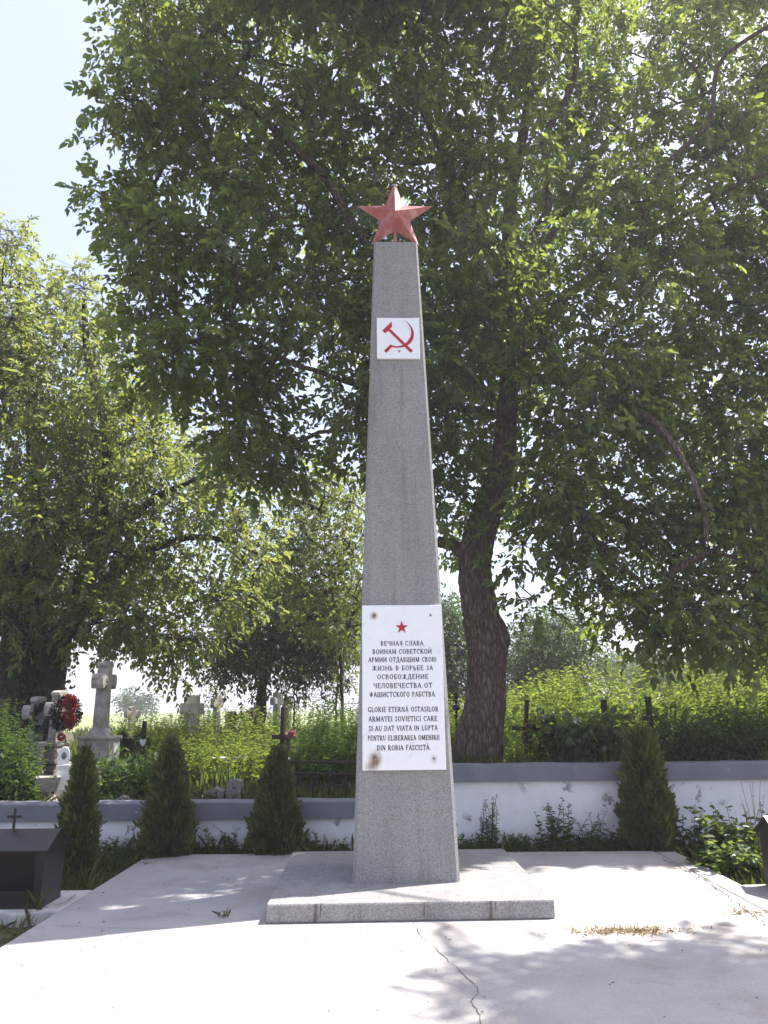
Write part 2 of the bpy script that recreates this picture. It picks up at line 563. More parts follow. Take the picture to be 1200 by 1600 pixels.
fx = np.array([-2500, -800, -250, -90, -40, 40, 90, 250, 800, 2500]); fy = np.array([42, 60, 90, 150, 300, 700, 1500, 3400])
FX, FY = np.meshgrid(fx, fy)
fi = np.arange(FX.size).reshape(FX.shape)
fld = np_mesh('field', np.stack([FX, FY, gz(FX, FY) + .05], -1), np.stack([fi[:-1, :-1], fi[:-1, 1:], fi[1:, 1:], fi[1:, :-1]], -1).reshape(-1, 4),
              mat_basic('pale ripening field', [(.3, (.13, .17, .06)), (.5, (.19, .22, .09)), (.7, (.25, .27, .13))], .05, .95, 6, 0), None)
tag(fld, 'open pale green field stretching to the horizon', 'field', kind='structure')

# the big concrete apron
apron = MB().slabpoly([(-2.72, -5), (3.02, -5), (3.02, 9.40), (-2.72, 9.46)], -.22, 0).build('concrete_slab', M['concrete'], None, .012)
tag(apron, 'large pale cracked concrete apron around the obelisk', 'slab', kind='structure')
strip = MB().slabpoly([(3.035, 4.0), (3.24, 4.0), (3.26, 9.36), (3.035, 9.40)], -.22, -.004).build('concrete_edging', M['concrete'], None, .012)
tag(strip, 'narrow concrete edging along the right side of the apron', 'edging', kind='structure')
padr = MB().slabpoly([(3.255, 6.3), (4.9, 6.3), (4.9, 7.86), (3.265, 7.72)], -.22, -.010).build('concrete_pad', M['concrete'], None, .015)
tag(padr, 'small concrete pad under the right candle box', 'pad', kind='structure')
# rough whitewashed pad on the left, front edge broken
pts = [(-4.6, 6.94)] + [(x, 6.98 + .05 * math.sin(x * 17) + .03 * math.sin(x * 41)) for x in np.arange(-4.3, -2.8, .12)] + [(-2.735, 7.02), (-2.735, 7.78), (-4.6, 7.72)]
padl = MB().slabpoly(pts, -.25, -.012).build('concrete_pad', M['white_wall'], None, .02)
tag(padl, 'rough whitewashed concrete pad under the left candle box', 'pad', kind='structure')


def ribbon(name, pts, wmin, wmax, z, mat, parent, seed=1):
    r = random.Random(seed)
    v, f = [], []
    for i, (x, y) in enumerate(pts):
        a = pts[min(i + 1, len(pts) - 1)]; b = pts[max(i - 1, 0)]
        t = Vector((a[0] - b[0], a[1] - b[1])).normalized()
        w = r.uniform(wmin, wmax) / 2
        v += [(x - t.y * w, y + t.x * w, z), (x + t.y * w, y - t.x * w, z)]
        if i: f.append((2 * i - 2, 2 * i - 1, 2 * i + 1, 2 * i))
    return np_mesh(name, v, f, mat, parent)


def jag(pts, n, amp, seed):
    r = random.Random(seed)
    c = catmull([(x, y, 0) for x, y in pts], n)
    return [(p[0] + r.uniform(-amp, amp), p[1] + r.uniform(-amp, amp)) for p in c]


def on_slab(px, py, z=0.0):
    v = _f + (px - 600) / 1200 * _rx - (py - 800) / 1200 * _uy
    k = (z - EYE) / v[2]
    return (v[0] * k, v[1] * k)


ribbon('crack', jag([on_slab(*p) for p in ((645, 1437), (655, 1460), (690, 1492), (742, 1542), (738, 1565), (752, 1600), (765, 1680), (790, 1800))], 60, .012, 3), .0015, .007, .004, M['crack'], apron, 4)
ribbon('crack', jag([on_slab(*p) for p in ((862, 1434), (890, 1448), (930, 1462), (960, 1470))], 30, .012, 5), .002, .006, .004, M['crack'], apron, 6)
ribbon('crack', jag([on_slab(*p) for p in ((1035, 1342), (1072, 1360), (1105, 1378), (1134, 1398))], 50, .012, 7), .004, .014, .0042, M['crack'], apron, 8)
ribbon('crack', jag([on_slab(*p) for p in ((940, 1462), (985, 1472), (1060, 1470), (1140, 1476))], 40, .015, 17), .002, .008, .0044, M['crack'], apron, 9)
ribbon('crack', jag([on_slab(*p) for p in ((1134, 1398), (1165, 1422), (1200, 1448), (1260, 1490))], 40, .02, 11), .004, .014, .0046, M['crack'], apron, 12)
ribbon('crack', jag([on_slab(*p) for p in ((84, 1417), (105, 1408), (118, 1398))], 12, .004, 13), .006, .012, .0040, M['crack'], apron, 14)
ribbon('crack', jag([on_slab(*p) for p in ((85, 1446), (200, 1451), (300, 1449), (408, 1443))], 60, .006, 15), .003, .008, .0042, M['seam'], apron, 16)
for i in range(26):
    t = rng.random()
    x, y = on_slab(1052 + t * 78 + rng.uniform(-12, 12), 1343 + t * 46 + rng.uniform(-7, 7))
    a = rng.uniform(0, 6.28); l = rng.uniform(.05, .16)
    ribbon('crack', jag([(x, y), (x + .5 * l * math.cos(a), y + .5 * l * math.sin(a)), (x + l * math.cos(a + .5), y + l * math.sin(a + .5))], 8, .008, 100 + i), .003, .009, .0050 + i * 1e-4, M['crack'], strip if x > 3.03 else apron, i)


def boundary_wall(name, label, x0, x1, top, capw):
    root = thing(name, label, 'wall', ((x0 + x1) / 2, 10.0, 0))
    w = x1 - x0
    capt = .20
    # body with a faintly uneven face
    nxs = int(w / .15) + 1
    X = np.linspace(-w / 2, w / 2, nxs); Z = np.linspace(-.3, top - capt, 12)
    XX, ZZ = np.meshgrid(X, Z)
    YY = .012 * vnoise(XX * 2 + x0, ZZ * 3) + .02
    ii = np.arange(XX.size).reshape(XX.shape)
    F1 = np.stack([ii[:-1, :-1], ii[:-1, 1:], ii[1:, 1:], ii[1:, :-1]], -1).reshape(-1, 4)
    V1 = np.stack([XX, YY, ZZ], -1).reshape(-1, 3)
    V2 = V1.copy(); V2[:, 1] = .27
    n = len(V1)
    F2 = F1[:, ::-1] + n
    side = []
    for rowa in (ii[:, 0], ii[:, -1]):
        for a, b in zip(rowa[:-1], rowa[1:]): side.append((a, b, b + n, a + n))
    np_mesh('wall_body', np.vstack([V1, V2]), np.vstack([F1, F2, side]), M['white_wall'], root)
    # coping: long beam with a wavy worn top edge
    m = MB()
    xs = np.linspace(-w / 2 - .002, w / 2 + .002, int(w / .2) + 2)
    v, f = [], []
    for k, x in enumerate(xs):
        j = .004 * math.sin(x * 5.1 + x0) + .003 * math.sin(x * 13 + 2)
        for (y, z) in ((-.03, top - capt), (-.032, top - .014 + j), (-.02, top + j), (capw - .02, top + j), (capw, top - .014), (capw, top - capt)):
            v.append((x, y, z))
        if k:
            a = (k - 1) * 6; b = k * 6
            for s in range(6): f.append((a + s, b + s, b + (s + 1) % 6, a + (s + 1) % 6))
    f += [(0, 1, 2, 3, 4, 5), tuple(len(v) - 1 - i for i in range(6))]
    m.add(v, f).build('coping', M['coping'], root)
    return root


boundary_wall('boundary_wall', 'low white wall with blue grey coping left of the obelisk, graves standing above it', -9.0, .28, .50, .32)
boundary_wall('boundary_wall', 'taller flaking white wall with blue grey coping right of the obelisk, below the big trunk', .285, 10.5, .905, .33)

# ------------------------------------------------------------------ the obelisk
MX, MY, MROT = .150, 7.64, R(1.6)
mon = thing('obelisk', 'tall grey tapering war memorial obelisk topped by a red star, on a square plinth', 'monument', (MX, MY, 0), MROT)
PB, PT, HS = .93, .476, 6.53         # widths and top height
Z0 = .14
b = MB().box((0, 0, .07), (2.24, 2.24, .14)).build('plinth', M['terrazzo'], mon, .016)
pl = bpy.data.objects['plinth']
M['drip'] = mat_basic('dark drip stain', [(.3, (.09, .07, .062)), (.7, (.17, .14, .125))], 30, .9, 4, 0)
for k, (x, w_, zt_, zb_) in enumerate(((-.74, .040, .136, .004), (-.70, .013, .136, .05), (.62, .036, .136, .006), (.657, .012, .134, .07), (.10, .016, .13, .03))):
    rr_ = random.Random(k + 3)
    zs = [zb_ + (zt_ - zb_) * i / 9 for i in range(10)]
    lft = [(x - w_ / 2 * rr_.uniform(.4, 1.1) * (1 - .3 * i / 9), z) for i, z in enumerate(zs)]
    rgt = [(x + w_ / 2 * rr_.uniform(.4, 1.1) * (1 - .3 * i / 9), z) for i, z in enumerate(zs)]
    MB().prism(rgt + lft[::-1], -1.1222 - k * 1e-4, -1.119).build('drip_stain', M['drip'], b)
# shaft with chamfered edges, subtle entasis
m = MB()
v, f = [], []
NL = 16
for i in range(NL + 1):
    t = i / NL
    h = (PB + (PT - PB) * t) / 2
    c = .030 * (1 - .35 * t)
    z = Z0 + (HS - Z0) * t
    for (x, y) in ((-h + c, -h), (h - c, -h), (h, -h + c), (h, h - c), (h - c, h), (-h + c, h), (-h, h - c), (-h, -h + c)):
        v.append((x, y, z))
    if i:
        for s in range(8): f.append(((i - 1) * 8 + s, (i - 1) * 8 + (s + 1) % 8, i * 8 + (s + 1) % 8, i * 8 + s))
f += [tuple(range(7, -1, -1)), tuple(range(NL * 8, NL * 8 + 8))]
m.add(v, f).build('shaft', M['terrazzo'], mon)

TILT = -math.atan2((PB - PT) / 2, HS - Z0)


def face_y(z):
    return -(PB + (PT - PB) * (z - Z0) / (HS - Z0)) / 2


def star_pts(Ro, Ri):
    out = []
    for k in range(10):
        a = R(90) + k * R(36)
        r = Ro if k % 2 == 0 else Ri
        out.append((r * math.cos(a), r * math.sin(a)))
    return out


# the star
ST = thing('star', None, None, (0, 0, 0)); ST.parent = mon
bpy.data.objects.remove(ST)
sp = star_pts(.448, .448 * .395)
v = [(a, 0, bb) for a, bb in sp] + [(0, -.115, 0), (0, .115, 0)]
f = [(i, (i + 1) % 10, 10) for i in range(10)] + [((i + 1) % 10, i, 11) for i in range(10)]
me = bpy.data.meshes.new('star'); me.from_pydata(v, [], f); me.update()
star = link_mesh('star', me, M['red_star'], mon)
star.location = (0, -.13, 6.918)
MB().tube([(0, .0, -.39), (0, .0, -.12)], .017, 10).build('pole', M['pole'], star)

# emblem plaque
EZ = 5.345
emp = MB().box((0, .0, 0), (.448, .028, .475)).build('emblem_plaque', M['marble'], mon, .004)
emp.location = (.008, face_y(EZ) - .013, EZ); emp.rotation_euler = (TILT, 0, 0)


def ez(pts, x0=180, x1=985, y0=230, y1=960):
    w, h = .448, .475
    return [((x - (x0 + x1) / 2) / (x1 - x0) * w, -(y - (y0 + y1) / 2) / (y1 - y0) * h) for x, y in pts]


em = MB()
em.prism(ez([(283, 463), (334, 515), (405, 462), (425, 434), (468, 394), (465, 297)]), -.0165, -.0138)
em.prism(ez([(398, 466), (808, 858), (852, 824), (434, 432)]), -.0168, -.0138)
outer = [(697, 278), (770, 318), (833, 390), (870, 470), (878, 540), (855, 625), (805, 690), (740, 732), (665, 758), (580, 768), (520, 767), (460, 757)]
inner = [(437, 712), (480, 733), (560, 743), (640, 731), (715, 690), (775, 632), (812, 570), (828, 500), (822, 430), (795, 368), (750, 312)]
oi = outer[::-1]; ii_ = inner[::-1]
oc = catmull([(*p, 0) for p in outer], 40)[:, :2]; ic = catmull([(*p, 0) for p in (inner + [(697, 278)])], 40)[::-1, :2]
v, f = [], []
for k in range(40):
    for (x, y), yy in ((oc[k], -.0171), (ic[k], -.0171), (oc[k], -.0138), (ic[k], -.0138)):
        q = ez([(x, y)])[0]; v.append((q[0], yy, q[1]))
    if k:
        a = (k - 1) * 4; c = k * 4
        f += [(a, c, c + 1, a + 1), (a, a + 2, c + 2, c), (a + 1, c + 1, c + 3, a + 3)]
em.add(v, f)
em.prism(ez([(437, 710), (313, 825), (358, 862), (462, 757)]), -.0174, -.0138)
em.build('emblem', M['red'], emp)
MB().tube([(.008, -.024, -.155), (.008, -.013, -.155)], .011, 10).build('bolt', M['bolt'], emp)

# inscription plaque -------------------------------------------------
PZ0, PZ1, PWD = 1.06, 2.535, .745
PH = PZ1 - PZ0
PZC = (PZ0 + PZ1) / 2
bolts = [(-.255, .645), (-.255, -.645), (.265, -.64), (.27, .64)]
pmat = mat_inscription_marble([(-.262, .640, .052, 1.0, .85), (-.262, -.645, .085, 1.2, .95), (-.29, -.70, .09, .9, .6), (.268, -.650, .045, 1.4, .3)])
ins = MB().box((0, 0, 0), (PWD, .034, PH)).build('inscription_plaque', pmat, mon, .004)
ins.location = (-.004, face_y(PZC) - .016, PZC); ins.rotation_euler = (TILT, 0, 0)
for (x, z) in bolts:
    MB().tube([(x, -.026, z), (x, -.016, z)], .011, 10).build('bolt', M['bolt'], ins)


def uvp(x, y):
    """from a point of the enlarged plaque photograph to local x, z"""
    v = (y - 217) / 1221
    xl = 205 + 7 * v; xr = 790 + 43 * v
    # rows nearer the bottom are a little larger in the picture
    vv = v * (1 - .03 * (1 - v))
    return ((x - (xl + xr) / 2) / (xr - xl) * PWD, PH / 2 - vv * PH)


c0 = uvp(499, 395)
MB().prism([(a + c0[0], bb + c0[1]) for a, bb in star_pts(.063, .025)][::1], -.0195, -.0165).build('red_star', M['red'], ins)

TK, TN = .180, .118


def A(cx, cy, rx, ry, a0, a1):
    return ('A', cx, cy, rx, ry, a0, a1)


def Ln(x0, y0, x1, y1, w): return ('L', x0, y0, x1, y1, w)


def Vs(x, y0=0, y1=1, w=TK):
    return [Ln(x, y0, x, y1, w)] + ([('S', x, .025)] if y0 == 0 else []) + ([('S', x, .975)] if y1 == 1 else [])


def bar(x0, x1, y): return Ln(x0, y, x1, y, TN)


def serif_end(x, y0, y1): return Ln(x, y0, x, y1, TN)


breve = lambda x: [A(x, 1.24, .14, .11, 190, 350)]
comma = lambda x: [Ln(x + .02, -.12, x - .05, -.3, .09)]
G = {}
G['A'] = (.80, [Ln(.08, 0, .40, 1, TN), Ln(.38, 1, .72, 0, TK), bar(.2, .6, .34), ('S', .08, .025), ('S', .72, .025)])
G['Б'] = (.68, Vs(.17) + [bar(.17, .58, .96), serif_end(.58, .78, .96), bar(.17, .36, .54), bar(.17, .36, .03), A(.36, .285, .22, .27, -90, 90)])
G['B'] = (.72, Vs(.17) + [bar(.17, .36, .965), bar(.17, .4, .53), bar(.17, .4, .035), A(.36, .75, .19, .225, -90, 90), A(.39, .285, .22, .26, -90, 90)])
G['Г'] = (.62, Vs(.17) + [bar(.17, .56, .96), serif_end(.56, .74, .96)])
G['Д'] = (.84, [Ln(.2, .04, .34, .95, TN), Ln(.62, .04, .62, .98, TK), bar(.24, .72, .96), bar(.05, .80, .05), serif_end(.06, -.2, .05), serif_end(.79, -.2, .05)])
G['E'] = (.68, Vs(.17) + [bar(.17, .58, .96), bar(.17, .48, .52), bar(.17, .6, .04), serif_end(.58, .76, .96), serif_end(.6, .04, .25), serif_end(.48, .43, .61)])
G['Ж'] = (1.08, Vs(.54) + [Ln(.54, .5, .16, .96, TN), Ln(.54, .5, .92, .96, TN), Ln(.5, .52, .12, 0, .12), Ln(.58, .52, .96, 0, .12), ('S', .1, .025), ('S', .98, .025)])
G['З'] = (.58, [A(.28, .75, .19, .225, -90, 160), A(.27, .275, .23, .265, -165, 90)])
G['И'] = (.90, Vs(.17) + Vs(.73) + [Ln(.17, .08, .73, .92, TN)])
G['Й'] = (.90, G['И'][1] + breve(.45))
G['К'] = (.78, Vs(.17) + [Ln(.2, .48, .62, .96, TN), Ln(.32, .58, .7, 0, TK), ('S', .64, .975), ('S', .7, .025)])
G['Л'] = (.80, [Ln(.10, .02, .30, .95, TN), Ln(.62, 0, .62, 1, TK), bar(.25, .66, .96), ('S', .62, .025), ('S', .1, .025)])
G['M'] = (1.0, [Ln(.15, 0, .15, 1, TN), Ln(.17, 1, .48, .1, TK), Ln(.48, .1, .82, 1, TN), Ln(.84, 0, .84, 1, TK), ('S', .15, .025), ('S', .84, .025), ('S', .13, .975), ('S', .87, .975)])
G['Н'] = (.88, Vs(.17) + Vs(.71) + [bar(.17, .71, .51)])
G['O'] = (.84, [A(.42, .5, .33, .5, 0, 360)])
G['P'] = (.68, Vs(.17) + [bar(.17, .36, .965), bar(.17, .36, .46), A(.36, .71, .22, .26, -90, 90)])
G['C'] = (.76, [A(.42, .5, .33, .5, 42, 318), serif_end(.67, .72, .98)])
G['T'] = (.74, Vs(.37, 0, .96) + [bar(.06, .68, .96), serif_end(.07, .74, .96), serif_end(.67, .74, .96)])
G['Ф'] = (.96, Vs(.48) + [A(.48, .5, .37, .30, 0, 360)])
G['Ч'] = (.78, Vs(.62) + [Ln(.16, .68, .16, 1, TK), ('S', .16, .975), A(.40, .66, .24, .23, 180, 300)])
G['Ш'] = (1.18, Vs(.17) + Vs(.59) + Vs(1.01) + [bar(.17, 1.01, .035)])
G['Ь'] = (.68, Vs(.17) + [bar(.17, .36, .54), bar(.17, .36, .035), A(.36, .285, .22, .26, -90, 90)])
G['Ю'] = (1.16, Vs(.17) + [bar(.17, .46, .51), A(.74, .5, .30, .5, 0, 360)])
G['Я'] = (.76, Vs(.6) + [bar(.4, .6, .965), bar(.4, .6, .46), A(.4, .71, .22, .26, 90, 270), Ln(.42, .46, .12, 0, .11)])
G['D'] = (.82, Vs(.17) + [bar(.17, .36, .965), bar(.17, .36, .035), A(.36, .5, .34, .47, -90, 90)])
G['F'] = (.64, Vs(.17) + [bar(.17, .58, .96), bar(.17, .46, .52), serif_end(.58, .76, .96), serif_end(.46, .43, .61)])
G['G'] = (.84, [A(.42, .5, .33, .5, 42, 318), serif_end(.67, .72, .98), Ln(.70, .06, .70, .44, TK), ('S', .70, .45)])
G['I'] = (.36, Vs(.18))
G['L'] = (.64, Vs(.17) + [bar(.17, .58, .04), serif_end(.58, .04, .28)])
G['N'] = (.86, [Ln(.15, 0, .15, 1, TN), Ln(.15, .98, .70, .04, TK), Ln(.70, 0, .70, 1, TN), ('S', .15, .025), ('S', .70, .975), ('S', .12, .975)])
G['R'] = (.78, G['P'][1] + [Ln(.36, .46, .70, 0, TK), ('S', .71, .025)])
G['S'] = (.60, [A(.30, .75, .20, .225, 30, 270), A(.29, .27, .22, .255, -150, 90), serif_end(.49, .75, .97), serif_end(.09, .05, .26)])
G['U'] = (.84, [Ln(.17, .34, .17, 1, TK), A(.42, .33, .25, .32, 180, 360), Ln(.67, .33, .67, 1, TN), ('S', .17, .975), ('S', .67, .975)])
G['V'] = (.78, [Ln(.1, 1, .40, 0, TK), Ln(.40, 0, .70, 1, TN), ('S', .1, .975), ('S', .70, .975)])
G['Ă'] = (.80, G['A'][1] + breve(.40))
G['Ș'] = (.60, G['S'][1] + comma(.3))
G['Ț'] = (.74, G['T'][1] + comma(.37))
G['.'] = (.28, [Ln(.12, 0, .12, .14, .14)])
G['-'] = (.42, [bar(.08, .34, .40)])
for k, v_ in {'А': 'A', 'В': 'B', 'Е': 'E', 'М': 'M', 'О': 'O', 'Р': 'P', 'С': 'C', 'Т': 'T'}.items(): G[k] = G[v_]
G[' '] = (.42, [])


def lay_line(text, x0, x1, zb, zt):
    """quads of one line of serif lettering fitted between x0..x1, baseline zb, cap height zt"""
    tot = sum(G[c][0] + .08 for c in text) - .08
    sx, sy = (x1 - x0) / tot, zt - zb
    sw = (sx + sy) / 2
    x = x0
    quads = []

    def seg(ax, ay, bx, by, wa, wb):
        d = Vector((bx - ax, by - ay))
        if d.length < 1e-7: return
        n = Vector((-d.y, d.x)).normalized()
        quads.append([(ax + n.x * wa / 2, ay + n.y * wa / 2), (ax - n.x * wa / 2, ay - n.y * wa / 2), (bx - n.x * wb / 2, by - n.y * wb / 2), (bx + n.x * wb / 2, by + n.y * wb / 2)])
    for ch in text:
        w, st = G[ch]
        for s in st:
            if s[0] == 'L':
                seg(x + s[1] * sx, zb + s[2] * sy, x + s[3] * sx, zb + s[4] * sy, s[5] * sw, s[5] * sw)
            elif s[0] == 'S':
                seg(x + (s[1] - .115) * sx, zb + s[2] * sy, x + (s[1] + .115) * sx, zb + s[2] * sy, .05 * sw, .05 * sw)
            else:
                _, cx, cy, rx, ry, a0, a1 = s
                n = max(5, int(abs(a1 - a0) / 24))
                an = [R(a0 + (a1 - a0) * i / n) for i in range(n + 1)]
                th = [TN + (TK - TN) * abs(math.cos(a)) ** 1.5 for a in an]
                rx_, ry_ = rx - TN / 3, ry - TN / 2
                for i in range(n):
                    seg(x + (cx + rx_ * math.cos(an[i])) * sx, zb + (cy + ry_ * math.sin(an[i])) * sy,
                        x + (cx + rx_ * math.cos(an[i + 1])) * sx, zb + (cy + ry_ * math.sin(an[i + 1])) * sy, th[i] * sw, th[i + 1] * sw)
        x += (w + .08) * sx
    return quads


def inscription(lines, name):
    v, f = [], []
    k = 0
    for (t, xa, xb, yt, yb) in lines:
        q0, q1 = uvp(xa, yb), uvp(xb, yt)
        for q in lay_line(t, q0[0], q1[0], q0[1] + .0005, q1[1] - .0005):
            n = len(v); k += 1
            y = -.0182 - (k % 23) * 1.2e-5
            v += [(a, y, bb) for a, bb in q]
            f.append((n, n + 1, n + 2, n + 3))
    return np_mesh(name, v, f, M['ink'], ins)


inscription([('ВЕЧНАЯ СЛАВА', 343, 660, 500, 538), ('ВОИНАМ СОВЕТСКОЙ', 283, 722, 563, 602), ('АРМИИ ОТДАВШИМ СВОЮ', 253, 758, 625, 664),
             ('ЖИЗНЬ В БОРЬБЕ ЗА', 280, 732, 689, 727), ('ОСВОБОЖДЕНИЕ', 318, 697, 754, 792), ('ЧЕЛОВЕЧЕСТВА ОТ', 290, 727, 819, 858),
             ('ФАШИСТСКОГО РАБСТВА.', 262, 757, 884, 923)], 'inscription')
inscription([('GLORIE ETERNĂ OSTAȘILOR', 250, 773, 993, 1032), ('ARMATEI SOVIETICI CARE', 256, 765, 1061, 1100), ('ȘI-AU DAT VIAȚA IN LUPTA', 257, 768, 1128, 1166),
             ('PENTRU ELIBERAREA OMENIRII', 250, 782, 1196, 1234), ('DIN ROBIA FASCISTĂ.', 318, 718, 1264, 1303)], 'inscription')

# ------------------------------------------------------------------ candle boxes
def candle_box(label, loc, wd, dp, ht, rise, cross):
    r = thing('candle_box', label, 'candle box', loc)
    t = .012
    m = MB()
    m.box((-wd / 2 + t / 2, 0, ht / 2), (t, dp, ht)).box((wd / 2 - t / 2, 0, ht / 2), (t, dp, ht))
    m.box((0, dp / 2 - t / 2, ht / 2), (wd - 2 * t, t, ht)).box((0, 0, .02), (wd - 2 * t, dp - 2 * t, .012))
    # front sheet with its wide opening
    m.box((0, -dp / 2 + t / 2, .07), (wd - 2 * t, t, .14)).box((0, -dp / 2 + t / 2, ht - .02), (wd - 2 * t, t, .04))
    for s in (-1, 1): m.box((s * (wd / 2 - t - .03), -dp / 2 + t / 2, (.14 + ht - .04) / 2), (.06, t, ht - .18))
    # gable ends
    for s in (-1, 1):
        x = s * (wd / 2 - t / 2)
        m.add([(x - t / 2, -dp / 2, ht), (x - t / 2, dp / 2, ht), (x - t / 2, 0, ht + rise), (x + t / 2, -dp / 2, ht), (x + t / 2, dp / 2, ht), (x + t / 2, 0, ht + rise)],
              [(0, 1, 2), (5, 4, 3), (0, 3, 4, 1), (1, 4, 5, 2), (2, 5, 3, 0)])
    m.build('box_body', M['black_metal'], r, .002, seg=1)
    o, q = .045, .01
    sl_ = rise / (dp / 2)
    m = MB()
    for s in (-1, 1):
        ye = s * (dp / 2 + o); ze = ht - o * sl_ + .004
        zr = ht + rise + .004
        v = []
        for x in (-wd / 2 - .04, wd / 2 + .04):
            v += [(x, 0, zr), (x, ye, ze), (x, ye, ze + q), (x, 0, zr + q)]
        m.add(v, [(0, 1, 2, 3), (7, 6, 5, 4), (0, 4, 5, 1), (1, 5, 6, 2), (2, 6, 7, 3), (3, 7, 4, 0)])
    m.build('roof', M['black_metal'], r)
    if cross:
        MB().box((cross, 0, ht + rise + .09), (.022, .012, .19)).box((cross, -.002, ht + rise + .115), (.13, .010, .022)).build('roof_cross', M['black_metal'], r, .003)
    for k in range(7):
        MB().lathe([(.022, 0), (.025, .01), (.022, .07), (.018, .072)], 12, (-wd / 2 + .12 + k * (wd - .24) / 6, .05 * math.sin(k * 2.3), .026)).build('candle_jar', M['iron'], r)
    return r


candle_box('black sheet metal candle box with a small cross on its roof, beside the left thuja', (-3.425, 7.28, -.012), 1.0, .43, .475, .115, .115)
candle_box('black sheet metal candle box cut by the right edge, gable end showing', (3.97, 7.47, -.010), 1.0, .43, .475, .135, None)

# ------------------------------------------------------------------ vegetation generators
def inside(poly, x, y):
    c = False
    j = len(poly) - 1
    for i in range(len(poly)):
        (xi, yi), (xj, yj) = poly[i], poly[j]
        if (yi > y) != (yj > y) and x < (xj - xi) * (y - yi) / (yj - yi) + xi: c = not c
        j = i
    return c


def compound(O, D, Lr, leafL, r, n_pairs=3):
    """walnut-like compound leaves: pairs of leaflets and one at the tip, drooping"""
    Mn = len(O)
    D = unit(D)
    side = unit(np.cross(D, np.array([0, 0, 1.0]) + .3 * r.normal(size=(Mn, 3))))
    Ps, Ds, Ls, Ns = [], [], [], []
    Lr = np.broadcast_to(Lr, Mn)
    big = r.uniform(.62, 1.22, Mn)
    Lr = Lr * big
    zz = np.array([0, 0, 1.0])
    upv = unit(np.cross(side, D)); upv = upv * np.sign(upv[:, 2:3] + 1e-6)
    slots = [(t, s) for t in np.linspace(.30, .86, n_pairs) for s in (-1, 1)] + [(1.0, 0)]
    for t, s in slots:
        P = O + D * (Lr * t)[:, None] - zz * (Lr * t * t * .30)[:, None]
        dd = D * (.75 if s else 1.0) + side * s * .85 - zz * .30 + .22 * r.normal(size=(Mn, 3))
        Ps.append(P); Ds.append(dd)
        Ls.append(big * leafL * (.7 + .3 * t) * r.uniform(.75, 1.2, Mn))
        Ns.append(upv + .45 * r.normal(size=(Mn, 3)))
    P = np.concatenate(Ps); D2 = np.concatenate(Ds); L = np.concatenate(Ls); N = np.concatenate(Ns)
    return P, D2, N, L


